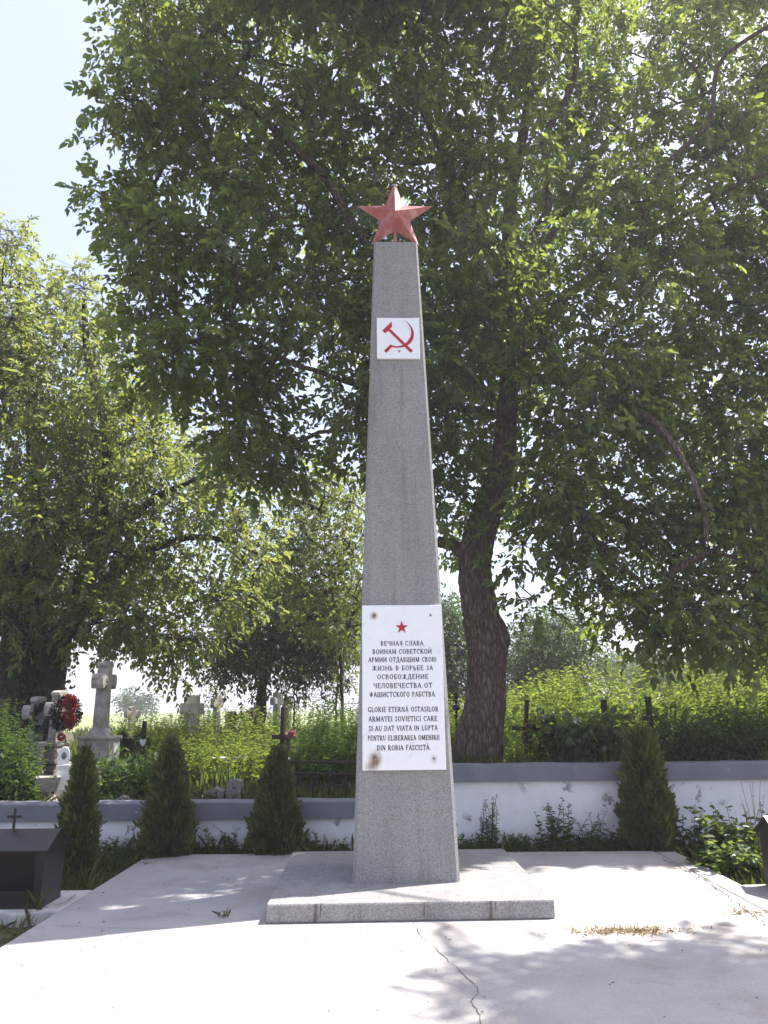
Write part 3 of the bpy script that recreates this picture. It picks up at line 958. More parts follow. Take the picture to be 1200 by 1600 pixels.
def grow_tree(name, label, cat, root, limbs, clumps, seed, leaf_mat, bark, leafL=.11, per=28, twig_r=.005, pipe=.0095, wratio=.44, rach=.26, pairs=3, group=None, max_attach=99, trunkmesh=None):
    """limbs: (points, r0, r1). clumps: (K,4) centre + radius. Trunk and limbs are one mesh, the leaves another"""
    r = np.random.default_rng(seed)
    o = thing(name, label, cat, tuple(root), group=group)
    root = np.asarray(root, float)
    node_p, node_par, node_r = [], [], []
    limb_tubes = []
    for pts, r0, r1 in limbs:
        n = 22
        c = catmull(pts, n)
        c[3:] += .02 * r.normal(size=(n - 3, 3))
        rad = r0 + (r1 - r0) * np.linspace(0, 1, n) ** .8
        limb_tubes.append((c, rad))
        for k in range(n):
            node_p.append(c[k]); node_par.append(-1); node_r.append(rad[k])
    n_limb = len(node_p)
    ctr = np.mean([l[0][-1] for l in limbs], axis=0)
    clumps = np.asarray(clumps, float)
    lp = np.array(node_p)
    dist0 = np.array([np.min(np.linalg.norm(lp - c[:3], axis=1)) for c in clumps])
    order = np.argsort(dist0)
    chains = []
    for ci in order:
        c = clumps[ci, :3]
        NP = np.array(node_p)
        dd = np.linalg.norm(NP - c, axis=1)
        dd[:n_limb] *= .9
        dd = dd + np.where(NP[:, 2] > c[2] + .4, .35, 0)
        a = int(np.argmin(dd))
        L = np.linalg.norm(NP[a] - c)
        K = max(2, int(L / .3) + 1)
        t = np.linspace(0, 1, K + 1)[1:, None]
        path = NP[a] + (c - NP[a]) * t
        bow = np.sin(np.pi * t) * (.14 * L) * unit(r.normal(size=3) + np.array([0, 0, .7]))
        path = path + bow + .035 * r.normal(size=path.shape) * np.minimum(1, L)
        ch = [a]; par = a
        for p in path:
            node_p.append(p); node_par.append(par); node_r.append(0)
            par = len(node_p) - 1
            ch.append(par)
        chains.append(ch)
    cnt = np.zeros(len(node_p))
    for ch in chains: cnt[ch[-1]] += 1
    for i in range(len(node_p) - 1, n_limb - 1, -1):
        if node_par[i] >= n_limb: cnt[node_par[i]] += cnt[i]
    NP = np.array(node_p)
    rr = np.maximum(twig_r, pipe * np.maximum(cnt, 1) ** .5)
    V = []
    for ch in chains:
        pts = NP[ch]
        rd = rr[ch].copy()
        rd[0] = min(rd[1] * 1.25, node_r[ch[0]] if ch[0] < n_limb else rd[0]) if ch[0] < n_limb else rd[1] * 1.05
        V.append(tubes(pts[None], rd[None], 6))
    for c, rad in limb_tubes: V.append(tubes(c[None], rad[None], 12))
    # twigs and leaves of each clump
    O, D, src = [], [], []
    for c in clumps:
        k = max(6, int(per * (c[3] / .5) ** 2))
        q = rdir(k, r) * (r.random((k, 1)) ** .45) * c[3]
        q[:, 2] *= .8
        O.append(c[:3] + q)
        D.append(unit(q) * .8 + .55 * r.normal(size=(k, 3)) + np.array([0, 0, -.25]))
        src.append(np.repeat(c[None, :3], k, 0))
    O = np.concatenate(O); D = np.concatenate(D); src = np.concatenate(src)
    mid = (O + src) / 2 + .05 * r.normal(size=O.shape) + np.array([0, 0, .03])
    tw = np.stack([src, mid, O], 1)[::2]
    V.append(tubes(tw, np.tile([[.0052, .0040, .0022]], (len(tw), 1)), 4))
    ends = O
    bv, bf = join_np(*V)
    if trunkmesh is not None: trunkmesh(o)
    br = np_mesh('branches' if trunkmesh is not None else 'trunk', bv - root, bf, bark, o, True)
    P, D2, N, L = compound(O, D, rach * r.uniform(.7, 1.2, len(O)), leafL, r, pairs)
    lv, lf_ = leaves(P, D2, N, L, L * wratio * r.uniform(.85, 1.15, len(L)), .22, r.uniform(.05, .4, len(L)))
    np_mesh('crown', lv - root, lf_, leaf_mat, o)
    return o


def clump_grid(poly, step, depth_fn, seed, holes=(), layers=2, rad=(.42, .62), jit=.45, keep=1.0):
    r = np.random.default_rng(seed)
    xs = [p[0] for p in poly]; ys = [p[1] for p in poly]
    out = []
    y = min(ys); row = 0
    while y < max(ys):
        x = min(xs) + (row % 2) * step / 2
        while x < max(xs):
            for l in range(layers):
                px = x + r.uniform(-jit, jit) * step; py = y + r.uniform(-jit, jit) * step
                if not inside(poly, px, py) or r.random() > keep: continue
                if any((px - hx) ** 2 / hr ** 2 + (py - hy) ** 2 / (hv or hr) ** 2 < 1 for hx, hy, hr, hv in holes): continue
                d0, d1 = depth_fn(px, py)
                p = W(px, py, d0 + (d1 - d0) * (l + r.random()) / layers)
                out.append((*p, r.uniform(*rad)))
            x += step
        y += step * .87; row += 1
    return np.array(out)


# ---- the big walnut behind the obelisk
TD = 11.35
trunk_path = [(745, 1225, 104), (746, 1195, 82), (750, 1150, 72), (759, 1100, 63), (760, 1045, 60), (757, 1000, 60), (749, 950, 57), (742, 900, 53), (746, 850, 53), (761, 800, 48), (779, 750, 43), (788, 700, 39), (792, 650, 34), (795, 600, 32), (798, 540, 30)]


def walnut_trunk(o):
    root = np.array(o.location)
    pts = []; rads = []
    for i, (px, py, wpx) in enumerate(trunk_path):
        d = TD - .04 * i
        pts.append(W(px, py, d))
        rads.append(wpx * .5 * (d * .97 + .1) / 1200 * .98)
    n, sides = 130, 56
    P = catmull(pts, n)
    Rr = np.interp(np.linspace(0, 1, n), np.linspace(0, 1, len(rads)), rads)
    a = np.linspace(0, 2 * np.pi, sides, endpoint=False)
    T = unit(np.gradient(P, axis=0))
    U = unit(np.cross(T, np.array([0, 1.0, 0]))); Vv = np.cross(T, U)
    z = P[:, 2][:, None]
    A2 = a[None, :]
    ridges = .035 * np.sin(A2 * 11 + 1.7 * np.sin(z * 2.1) + z * .9) + .025 * np.sin(A2 * 19 - z * 1.6 + 2 * np.sin(z * 1.3)) + .03 * np.sin(A2 * 3 + z * 1.9) + .02 * np.sin(A2 * 7 + z * 6.0) * np.sin(z * 9 + A2 * 4)
    flare = np.clip((P[0, 2] + .9 - z) / .9, 0, 1) ** 2
    ridges = ridges + flare * .06 * np.sin(A2 * 5 + .6)
    # the burl on the right side (about 2.4 m up) and a healed wound above it
    bz = W(800, 1000, TD)[2]
    ridges = ridges + .30 * np.exp(-((z - bz) / .20) ** 2 - ((np.angle(np.exp(1j * (A2 - 2.9)))) / .6) ** 2)
    ridges = ridges + .10 * np.exp(-((z - bz + .1) / .10) ** 2 - ((np.angle(np.exp(1j * (A2 - 2.2)))) / .4) ** 2)
    rad = Rr[:, None] * (1 + ridges) + .006 * np.random.default_rng(3).normal(size=(n, sides))
    V = P[:, None] + (U[:, None] * np.cos(a)[None, :, None] + Vv[:, None] * np.sin(a)[None, :, None]) * rad[..., None]
    idx = np.arange(n * sides).reshape(n, sides)
    F = np.stack([idx[:-1], np.roll(idx[:-1], -1, 1), np.roll(idx[1:], -1, 1), idx[1:]], -1).reshape(-1, 4)
    tr = np_mesh('trunk', V.reshape(-1, 3) - root, F, M['bark'], o, True)
    # sawn-off stub on the left
    s0, s1, s2 = W(735, 872, TD - .1), W(708, 852, TD - .15), W(684, 846, TD - .2)
    MB().tube([s0 - root, s1 - root, s2 - root], [.14, .085, .085], 14).build('branch_stub', M['bark'], tr)


PXL = lambda *q: [W(*p) for p in q]
limbs = [
    (PXL((797, 600, 10.85), (792, 480, 10.6), (800, 300, 10.2), (830, 120, 9.9), (850, -160, 9.8)), .16, .05),
    (PXL((789, 640, 10.9), (715, 575, 10.3), (610, 440, 9.8), (500, 270, 9.4), (400, 175, 9.1), (365, 150, 9.0)), .095, .04),
    (PXL((365, 150, 9.0), (330, 128, 8.9), (280, 140, 8.8), (230, 160, 8.8)), .042, .016),
    (PXL((365, 150, 9.0), (372, 110, 9.0), (400, 60, 9.0), (420, 10, 9.0)), .038, .016),
    (PXL((365, 152, 9.0), (320, 160, 8.9), (290, 190, 8.8)), .03, .014),
    (PXL((372, 92, 9.0), (420, 95, 9.1), (470, 112, 9.2), (520, 140, 9.3)), .026, .012),
    (PXL((786, 650, 10.9), (735, 640, 10.5), (680, 632, 10.2), (560, 600, 9.8), (440, 560, 9.4), (330, 480, 9.1)), .07, .02),
    (PXL((800, 570, 10.8), (880, 470, 10.5), (1000, 380, 10.2), (1130, 300, 10.0), (1260, 240, 9.8)), .10, .03),
    (PXL((800, 590, 10.8), (900, 600, 10.3), (1000, 640, 9.9), (1080, 740, 9.6), (1110, 860, 9.5)), .09, .025),
    (PXL((796, 520, 10.7), (812, 420, 10.2), (856, 320, 9.6), (850, 215, 9.2), (895, 130, 8.9), (905, 20, 8.4), (980, -200, 7.9)), .085, .03),
    (PXL((794, 460, 10.6), (720, 300, 9.8), (640, 120, 9.3), (600, -40, 9.0), (560, -220, 8.8)), .08, .03),
    (PXL((798, 480, 10.7), (900, 300, 11.6), (1010, 120, 12.2), (1100, -100, 12.6)), .08, .03),
    (PXL((795, 500, 10.7), (700, 420, 11.6), (560, 300, 12.2), (450, 180, 12.6)), .08, .03),
    (PXL((1000, 380, 10.2), (1025, 270, 9.9), (1105, 200, 9.6), (1125, 90, 9.3), (1230, 20, 8.9), (1330, -160, 8.4), (1460, -320, 7.6)), .045, .025),
]
for li in (0, 7, 9, 10, 11):
    pts = limbs[li][0]
    for k in range(1, len(pts)):
        pts[k] = W(*proj(pts[k]), pts[k][1] + min(1.0, .45 * k))
OUT = [(330, -70), (205, 20), (225, 70), (190, 100), (205, 150), (165, 180), (165, 215), (195, 245), (220, 265), (190, 290), (165, 315), (180, 345), (195, 400), (205, 470), (225, 560), (270, 610), (335, 640), (350, 725), (420, 785), (480, 755), (468, 640), (435, 590), (480, 570), (520, 640), (540, 700), (580, 720), (690, 745), (700, 870), (730, 830), (815, 830), (800, 905), (835, 945), (850, 890), (885, 885), (900, 945), (955, 955), (975, 985), (1010, 975), (1060, 1040), (1130, 1000), (1260, 990), (1340, 600), (1340, -70)]
HOLES = [(395, 95, 38, 30), (275, 222, 32, 22), (300, 425, 15, 32), (425, 470, 14, 14), (805, 385, 20, 14), (905, 105, 34, 20), (935, 492, 40, 30), (1155, 535, 34, 40), (725, 715, 34, 26), (872, 850, 34, 24), (985, 875, 32, 34), (925, 930, 24, 22), (1180, 40, 26, 40), (690, 840, 16, 26), (505, 640, 36, 60), (712, 30, 26, 14), (660, 560, 12, 12), (1040, 640, 16, 12)]


def dmain(px, py):
    lo, hi = 8.6, 11.6
    if 480 < px < 740 and py > 180: lo = 9.0
    if px > 980: lo = 9.5
    if py < 160 and px < 1000: lo = 8.1
    if px < 330: lo, hi = 8.4, 10.2
    if 560 < py: lo, hi = max(lo, 9.0), 11.0
    if py > 700 and px > 820: lo, hi = 9.3, 11.6
    return lo, hi


# the crown is open towards the sun where the apron and the star stand in full light
SX, SY = math.cos(SUN_EL) * math.sin(SUN_AZ) / math.sin(SUN_EL), math.cos(SUN_EL) * math.cos(SUN_AZ) / math.sin(SUN_EL)
LIT = [on_slab(*p) for p in ((-250, 1620), (60, 1565), (215, 1530), (330, 1500), (420, 1440), (450, 1415), (700, 1372), (1010, 1378), (1050, 1340), (1500, 1325), (1500, 1490), (1000, 1505), (760, 1530), (735, 1800), (-600, 1900))]


FLECK = [on_slab(*p) for p in ((150, 1432), (290, 1425), (330, 1388), (255, 1378), (400, 1352), (900, 1358), (985, 1352), (1010, 1368), (790, 1362), (840, 1345))]


def lit_spot(p, m=0.0):
    gx_, gy_ = p[0] - SX * p[2], p[1] - SY * p[2]
    if any(inside(LIT, gx_ + a, gy_ + b) for a, b in ((0, 0), (.5, 0), (-.5, 0), (0, .4), (0, -.4))): return True
    if any(math.hypot(gx_ - a, gy_ - b) < .60 + m * .4 for a, b in FLECK): return True
    # the strip in front of the sun seen from the obelisk
    t = max(0, min(1, (.65 - gx_) / 3.85))
    return math.hypot(gx_ - (.65 - 3.85 * t), gy_ - (7.3 - 1.4 * t)) < .85 - .15 * t + m


def open_to_sun(cl, seed, keep=.06, dmax=13.2):
    r = np.random.default_rng(seed)
    out = []
    for c in cl:
        c = c.copy()
        if lit_spot(c):
            px, py = proj(c[:3]); d = c[1]
            while lit_spot(c) and d < dmax:
                d += .25
                c[:3] = W(px, py, d)
            if lit_spot(c) and r.random() > keep: continue
            c[3] *= 1.08
        out.append(c)
    return np.array(out)


cl = open_to_sun(clump_grid(OUT, 60, dmain, 11, HOLES, 2, (.36, .60), jit=.6, keep=.97), 19)
# the trunk stands free up to the fork: clumps in front of it belong behind
for c in cl:
    x, y = proj(c[:3])
    if y > 590 and abs(x - np.interp(-y, [-t[1] for t in trunk_path], [t[0] for t in trunk_path])) < 64:
        c[:3] = W(x, y, 12.2 + 1.2 * ((x * 7.3) % 1)); c[3] = .45
r_ = np.random.default_rng(91)
for c in cl:
    if -2.9 < c[0] - SX * c[2] < .0 and 5.8 < c[1] - SY * c[2] < 9.6 and r_.random() < .35:
        c[:3] = W(*proj(c[:3]), min(13.5, c[1] + 2.2))
cl = np.vstack([cl, [(*W(*q), .5) for q in ((800, 560, 9.9), (765, 520, 9.7), (815, 470, 9.8), (780, 430, 9.6), (815, 385, 9.5), (720, 590, 9.9), (850, 540, 9.9), (735, 470, 9.6), (690, 560, 9.8))]])
# upper crown, above what the picture shows; it shades the apron
r_ = np.random.default_rng(5)
top = []
while len(top) < 120:
    p = np.array([1.6, 10.6, 10.2]) + rdir(1, r_)[0] * r_.random() ** .4 * np.array([6.0, 3.4, 3.3])
    x, y = proj(p)
    if -60 < y or p[1] < 7.6 or lit_spot(p, .35): continue
    top.append((*p, r_.uniform(.5, .7)))
for k in range(26):
    p = np.array([6.6, 7.2, 9.9]) + rdir(1, r_)[0] * r_.random() ** .5 * np.array([1.25, 1.0, .6])
    if proj(p)[0] > 1250: top.append((*p, .5))
cl = np.vstack([cl, np.array(top)])
rootw = W(756, 1196, TD); rootw[2] = float(gz(rootw[0], rootw[1]))
grow_tree('walnut_tree', 'huge dark walnut tree with thick furrowed leaning trunk behind the right wall', 'tree', rootw, limbs, cl, 21, M['walnut_leaf'], M['bark'], .128, 40, wratio=.52, trunkmesh=walnut_trunk)

# ---- the paler walnut at the left
LT = [(-120, 350), (-20, 340), (18, 345), (40, 385), (60, 430), (120, 415), (155, 440), (200, 540), (255, 640), (320, 690), (365, 745), (405, 810), (415, 880), (405, 940), (385, 955), (335, 975), (305, 1010), (270, 1075), (225, 1000), (150, 1010), (90, 960), (40, 975), (-120, 980)]
LH = [(490, 690, 40, 26), (70, 960, 26, 24), (185, 985, 16, 12), (120, 660, 0.1, 0.1)]
LD = 15.0
ll = [
    (PXL((35, 1110, LD), (28, 1020, LD), (45, 930, LD), (60, 800, LD), (50, 640, LD), (30, 450, LD - .3)), .42, .07),
    (PXL((72, 1110, LD), (85, 1030, LD), (112, 960, LD - .2), (150, 860, LD - .4), (170, 700, LD - .6), (140, 560, LD - .8), (130, 470, LD - .8)), .30, .05),
    (PXL((55, 1110, LD + .2), (60, 1000, LD + .4), (90, 850, LD + .9), (180, 700, LD + 1.3), (260, 690, LD + 1.2)), .26, .05),
    (PXL((112, 960, LD - .2), (200, 880, LD - .6), (300, 840, LD - 1.0), (370, 850, LD - 1.2), (430, 880, LD - 1.2)), .11, .02),
    (PXL((45, 930, LD), (-20, 800, LD - .6), (-90, 640, LD - 1.0)), .16, .04),
    (PXL((150, 860, LD - .4), (240, 780, LD - 1.2), (330, 740, LD - 1.6)), .10, .03),
]
lc = clump_grid(LT, 58, lambda x, y: (13.0, 17.0) if x < 330 else (13.0, 15.6), 31, LH, 3, (.5, .75), keep=.84)
rootl = W(45, 1110, LD); rootl[2] = float(gz(rootl[0], rootl[1])); ll[0][0][0][2] = rootl[2] - .1; ll[1][0][0][2] = rootl[2] - .1; ll[2][0][0][2] = rootl[2] - .1
lt = grow_tree('walnut_tree', 'sunlit paler walnut tree with several ivy-clad trunks behind the left graves', 'tree', rootl, ll, lc, 41, M['left_leaf'], M['bark2'], .122, 33, wratio=.52, pipe=.009, pairs=3)
# ivy on its trunks
r_ = np.random.default_rng(9)
IP, IN = [], []
for pts, r0, r1 in ll[:3]:
    c = catmull(pts, 60)[:34]
    for k in range(900):
        j = r_.integers(0, 33)
        a = rdir(1, r_)[0]; a[2] *= .3; a = unit(a)
        IP.append(c[j] + a * (r0 * .9 + r_.uniform(.0, .22))); IN.append(a)
IP = np.array(IP); IN = np.array(IN)
iv, if_ = leaves(IP, rdir(len(IP), r_) + np.array([0, 0, -.6]), IN + .4 * rdir(len(IP), r_), r_.uniform(.07, .12, len(IP)), .08, .1, .2)
np_mesh('ivy', iv - rootl, if_, M['far_leaf'], lt)

# ---- third walnut, at the right edge, mostly behind the big one
RT = [(980, 600), (1060, 540), (1150, 590), (1300, 560), (1360, 1010), (1150, 1010), (1090, 960), (1010, 880)]
RD = 16.5
rlimbs = [(PXL((1196, 1120, RD), (1196, 1000, RD), (1192, 900, RD), (1180, 760, RD), (1190, 640, RD)), .30, .09),
          (PXL((1192, 900, RD), (1130, 800, RD - .4), (1070, 700, RD - .6)), .13, .03),
          (PXL((1185, 800, RD), (1240, 700, RD - .3), (1290, 620, RD - .6)), .13, .03)]
rootr = W(1196, 1120, RD); rootr[2] = float(gz(rootr[0], rootr[1])); rlimbs[0][0][0][2] = rootr[2] - .1
grow_tree('walnut_tree', 'shaded walnut trunk at the right edge behind the sunny weeds', 'tree', rootr, rlimbs, clump_grid(RT, 62, lambda x, y: (15.5, 17.5), 51, [(1155, 535, 40, 50)], 2, (.5, .75), keep=.75), 52, M['left_leaf'], M['bark2'], .115, 20)


def simple_tree(name, label, px, base_py, d, outline, seed, mat, step=26, layers=2, leafL=.16, per=22, trunk_r=.25, rad=(.8, 1.2), depth=2.0, keep=1.0, group=None, extra=()):
    base = W(px, base_py, d); base[2] = float(gz(base[0], base[1]))
    xs = [p[0] for p in outline]; ys = [p[1] for p in outline]
    topx, topy = sum(xs) / len(xs), min(ys) + .25 * (max(ys) - min(ys))
    tp = W(topx, topy, d)
    b0 = base.copy(); b0[2] -= .1
    mid = (b0 + tp) / 2; mid[0] = b0[0] * .7 + tp[0] * .3
    limbs = [([b0, mid, tp], trunk_r, trunk_r * .25)]
    for q in extra: limbs.append(([W(*p) for p in q], trunk_r * .5, trunk_r * .2))
    c = clump_grid(outline, step, lambda x, y: (d - depth, d + depth), seed, (), layers, rad, keep=keep)
    return grow_tree(name, label, 'tree', base, limbs, c, seed, mat, M['bark2'], leafL, per, pipe=.014, twig_r=.008, group=group, pairs=2, rach=leafL * 2.2)


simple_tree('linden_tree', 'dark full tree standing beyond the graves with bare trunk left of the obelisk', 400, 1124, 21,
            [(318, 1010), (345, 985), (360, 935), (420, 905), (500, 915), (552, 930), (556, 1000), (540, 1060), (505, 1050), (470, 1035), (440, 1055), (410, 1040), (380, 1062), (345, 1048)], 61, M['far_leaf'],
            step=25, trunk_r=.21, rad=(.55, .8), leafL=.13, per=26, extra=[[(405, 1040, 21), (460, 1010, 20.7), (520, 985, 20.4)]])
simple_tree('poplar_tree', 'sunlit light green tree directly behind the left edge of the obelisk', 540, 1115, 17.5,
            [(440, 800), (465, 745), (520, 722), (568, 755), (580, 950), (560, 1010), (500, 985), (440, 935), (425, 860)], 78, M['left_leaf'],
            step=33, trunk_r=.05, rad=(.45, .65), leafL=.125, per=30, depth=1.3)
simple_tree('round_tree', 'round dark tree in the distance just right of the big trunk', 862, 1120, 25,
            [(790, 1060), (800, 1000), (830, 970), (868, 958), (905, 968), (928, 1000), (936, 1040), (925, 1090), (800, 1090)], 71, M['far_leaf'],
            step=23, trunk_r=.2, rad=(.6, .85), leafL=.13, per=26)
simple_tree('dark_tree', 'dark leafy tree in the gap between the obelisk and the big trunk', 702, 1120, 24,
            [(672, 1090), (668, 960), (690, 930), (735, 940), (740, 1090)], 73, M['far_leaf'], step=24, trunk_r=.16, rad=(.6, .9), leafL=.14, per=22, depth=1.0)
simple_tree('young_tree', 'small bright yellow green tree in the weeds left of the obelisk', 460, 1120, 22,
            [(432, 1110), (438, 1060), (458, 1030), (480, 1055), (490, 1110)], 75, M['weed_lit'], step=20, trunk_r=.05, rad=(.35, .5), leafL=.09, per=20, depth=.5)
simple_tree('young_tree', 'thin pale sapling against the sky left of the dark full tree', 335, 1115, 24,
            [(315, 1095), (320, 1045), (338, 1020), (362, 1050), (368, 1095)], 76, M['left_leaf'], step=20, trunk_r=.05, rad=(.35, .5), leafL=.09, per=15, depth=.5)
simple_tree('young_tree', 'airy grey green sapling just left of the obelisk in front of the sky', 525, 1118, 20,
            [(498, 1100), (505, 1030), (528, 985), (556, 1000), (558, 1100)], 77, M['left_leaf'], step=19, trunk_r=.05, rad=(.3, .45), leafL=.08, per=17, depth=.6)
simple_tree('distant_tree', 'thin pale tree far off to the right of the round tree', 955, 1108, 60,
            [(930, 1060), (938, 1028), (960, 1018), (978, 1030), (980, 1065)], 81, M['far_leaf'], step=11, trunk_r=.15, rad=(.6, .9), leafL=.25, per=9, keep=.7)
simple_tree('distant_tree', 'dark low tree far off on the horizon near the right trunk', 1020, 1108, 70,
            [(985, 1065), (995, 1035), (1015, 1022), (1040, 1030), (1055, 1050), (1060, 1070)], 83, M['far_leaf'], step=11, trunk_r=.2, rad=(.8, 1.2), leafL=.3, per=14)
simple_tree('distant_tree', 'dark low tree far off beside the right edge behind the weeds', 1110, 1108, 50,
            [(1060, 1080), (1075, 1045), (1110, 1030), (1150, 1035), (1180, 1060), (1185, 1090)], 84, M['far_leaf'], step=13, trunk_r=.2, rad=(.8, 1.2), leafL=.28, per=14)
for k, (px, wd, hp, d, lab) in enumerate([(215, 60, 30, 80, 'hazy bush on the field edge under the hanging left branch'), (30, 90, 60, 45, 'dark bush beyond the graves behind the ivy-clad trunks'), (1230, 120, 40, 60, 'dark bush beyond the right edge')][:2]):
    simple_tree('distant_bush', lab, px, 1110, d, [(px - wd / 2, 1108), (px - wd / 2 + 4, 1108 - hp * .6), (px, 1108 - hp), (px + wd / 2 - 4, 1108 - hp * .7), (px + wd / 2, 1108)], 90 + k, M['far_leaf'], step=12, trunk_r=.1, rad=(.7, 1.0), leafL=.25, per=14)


# ---- thujas
def thuja(label, px, d, zb, top_py, wpx, seed, blunt=.0, group='thujas planted along the wall'):
    r = np.random.default_rng(seed)
    b = W(px, 1300, d); b[2] = zb
    H = W(px, top_py, d)[2] - zb
    Rm = wpx / 2 * (d * .97) / 1200 * .80
    o = thing('thuja', label, 'conifer', tuple(b), group=group)
    n = 15000
    t = r.random(n) ** 1.15
    prof = lambda t: Rm * np.minimum(1, .62 + t * 2.2) * np.clip(1 - t, 0, 1) ** (.62 - .25 * blunt) * 1.22
    a = r.uniform(0, 2 * np.pi, n)
    lump = 1 + .13 * np.sin(a * 4 + t * 13 + seed) + .11 * np.sin(a * 7 - t * 23 + seed * 2) + .07 * np.sin(t * 43 + a * 2)
    rr = prof(t) * lump * r.uniform(.55, 1.0, n) ** .5
    out = np.stack([np.cos(a), np.sin(a), np.zeros(n)], 1)
    P = out * rr[:, None]; P[:, 2] = t * H * .95
    D = out * r.uniform(.25, .8, (n, 1)) + np.array([0, 0, 1.0]) + .25 * r.normal(size=(n, 3))
    tang = np.stack([-np.sin(a), np.cos(a), np.zeros(n)], 1)
    N = tang + .5 * r.normal(size=(n, 3))          # sprays stand in vertical fans
    L = r.uniform(.04, .10, n)
    wild = r.random(n) < .05
    L[wild] *= 1.5
    P[wild] += out[wild] * .02
    v1 = leaves(P, D, N, L, L * .30, .1, r.uniform(-.2, .3, n))
    # leader tips at the top
    k = 260
    P2 = np.stack([.03 * r.normal(size=k) * (1 + 3 * blunt), .03 * r.normal(size=k), H * r.uniform(.86, 1.0, k)], 1)
    v2 = leaves(P2, np.array([0, 0, 1.0]) + .3 * r.normal(size=(k, 3)), r.normal(size=(k, 3)), r.uniform(.04, .08, k), .016, .1, .1)
    v, f = join_np(v1, v2)
    np_mesh('foliage', v, f, M['thuja'], o)
    # stem with short branches
    z = np.linspace(-.05, H * .9, 8)
    tb = [tubes(np.stack([0 * z, 0 * z, z], 1)[None], np.linspace(.03, .006, 8)[None], 8)]
    k = 120
    tt = r.random(k); aa = r.uniform(0, 6.28, k)
    p0 = np.stack([0 * tt, 0 * tt, tt * H * .85], 1)
    p1 = p0 + np.stack([np.cos(aa), np.sin(aa), np.full(k, .9)], 1) * (prof(tt) * .8)[:, None]
    tb.append(tubes(np.stack([p0, (p0 + p1) / 2 - np.array([0, 0, .02]), p1], 1), np.tile([[.008, .005, .003]], (k, 1)), 4))
    tv, tf = join_np(*tb)
    np_mesh('trunk', tv, tf, M['bark2'], o)
    return o


thuja('slim pointed thuja beside the left candle box', 122, 8.7, -.12, 1170, 60, 1)
thuja('broad cone thuja in front of the low wall, right of the slim thuja', 261, 9.5, -.12, 1154, 82, 2)
thuja('thuja nearest the obelisk, below the black grave cross', 431, 9.6, -.12, 1168, 82, 3)
thuja('blunt-topped thuja in front of the taller right wall', 1013, 9.62, -.12, 1138, 82, 4, blunt=1.0)


# ---- weeds and grass
def plants_np(base, H, r, leafL, nleaf, wr=.32, lean=.2, droop=.3, t0=.1, taper=.6, stem_r=.004, curl=.3, up=.35):
    base = np.asarray(base, float)
    Mn = len(base)
    H = np.broadcast_to(H, Mn)
    ln = r.normal(size=(Mn, 3)) * lean; ln[:, 2] = 0
    K = 5
    s = np.linspace(0, 1, K)
    P = base[:, None] + np.array([0, 0, 1.0]) * (H[:, None] * s)[..., None] + ln[:, None] * (H[:, None] * s ** 2)[..., None]
    tv = tubes(P, stem_r * np.linspace(1, .4, K)[None] * np.ones((Mn, 1)), 4)
    t = t0 + (1 - t0) * r.random((Mn, nleaf))
    Pl = base[:, None] + np.array([0, 0, 1.0]) * (H[:, None] * t)[..., None] + ln[:, None] * (H[:, None] * t ** 2)[..., None]
    a = r.uniform(0, 2 * np.pi, (Mn, nleaf))
    D = np.stack([np.cos(a), np.sin(a), np.full_like(a, up)], -1) + .25 * r.normal(size=(Mn, nleaf, 3))
    N = np.array([0, 0, 1.0]) + .5 * r.normal(size=(Mn, nleaf, 3))
    L = leafL * (1 - taper * t) * r.uniform(.7, 1.3, (Mn, nleaf))
    lv = leaves(Pl.reshape(-1, 3), D.reshape(-1, 3), N.reshape(-1, 3), L.ravel(), L.ravel() * wr, .2, curl * r.uniform(.3, 1.5, L.size))
    return tv, lv


def blades(base, H, r, w=.006, spread=.45):
    n = len(base)
    D = np.array([0, 0, 1.0]) + spread * r.normal(size=(n, 3)) * np.array([1, 1, .2])
    N = r.normal(size=(n, 3)); N[:, 2] *= .2
    return leaves(base, D, N, H, w * r.uniform(.6, 1.4, n), .15, r.uniform(.0, .6, n))


def scatter(n, x0, x1, y0, y1, r):
    x = r.uniform(x0, x1, n); y = r.uniform(y0, y1, n)
    return np.stack([x, y, gz(x, y)], 1)


def scatter_px(n, p0, p1, d0, d1, r):
    px = r.uniform(p0, p1, n); d = r.uniform(d0, d1, n)
    x = (px - 600) / 1200 * (d * .97 + .15)
    return np.stack([x, d, gz(x, d)], 1), px


def mass(name, label, kind_cat, groups, mat):
    v, f = join_np(*groups)
    o = np_mesh(name, v, f, mat)
    return tag(o, label, kind_cat, kind='stuff')


r_ = np.random.default_rng(100)
# grass between slab and wall, and left of the slab
gb = np.vstack([scatter(5200, -6, -2.75, 7.8, 9.95, r_), scatter(900, -6, -2.75, 5.0, 6.95, r_), scatter(2600, -2.75, 3.2, 9.47, 9.97, r_), scatter(4200, 3.3, 6.5, 7.9, 9.97, r_)])
keepm = ~((np.abs(gb[:, 0] + 3.37) < .52) & (np.abs(gb[:, 1] - 7.28) < .3))
gb = gb[keepm]
hh = r_.uniform(.05, .18, len(gb)) * np.where(r_.random(len(gb)) < .08, 1.9, 1)
mass('grass', 'short ragged grass between the slab and the wall', 'grass', [blades(gb, hh, r_, .007)], M['grass'])
# low ground weeds at the wall foot
wb = np.vstack([scatter(60, -2.4, -.5, 9.6, 9.9, r_), scatter(420, .7, 3.4, 9.52, 9.9, r_), scatter(60, -3.4, -2.6, 8.9, 9.9, r_)])
tv, lv = plants_np(wb, r_.uniform(.08, .26, len(wb)), r_, .085, 12, .34)
mass('weeds', 'low green weeds along the foot of the wall', 'weeds', [tv, lv], M['weed_dark'])

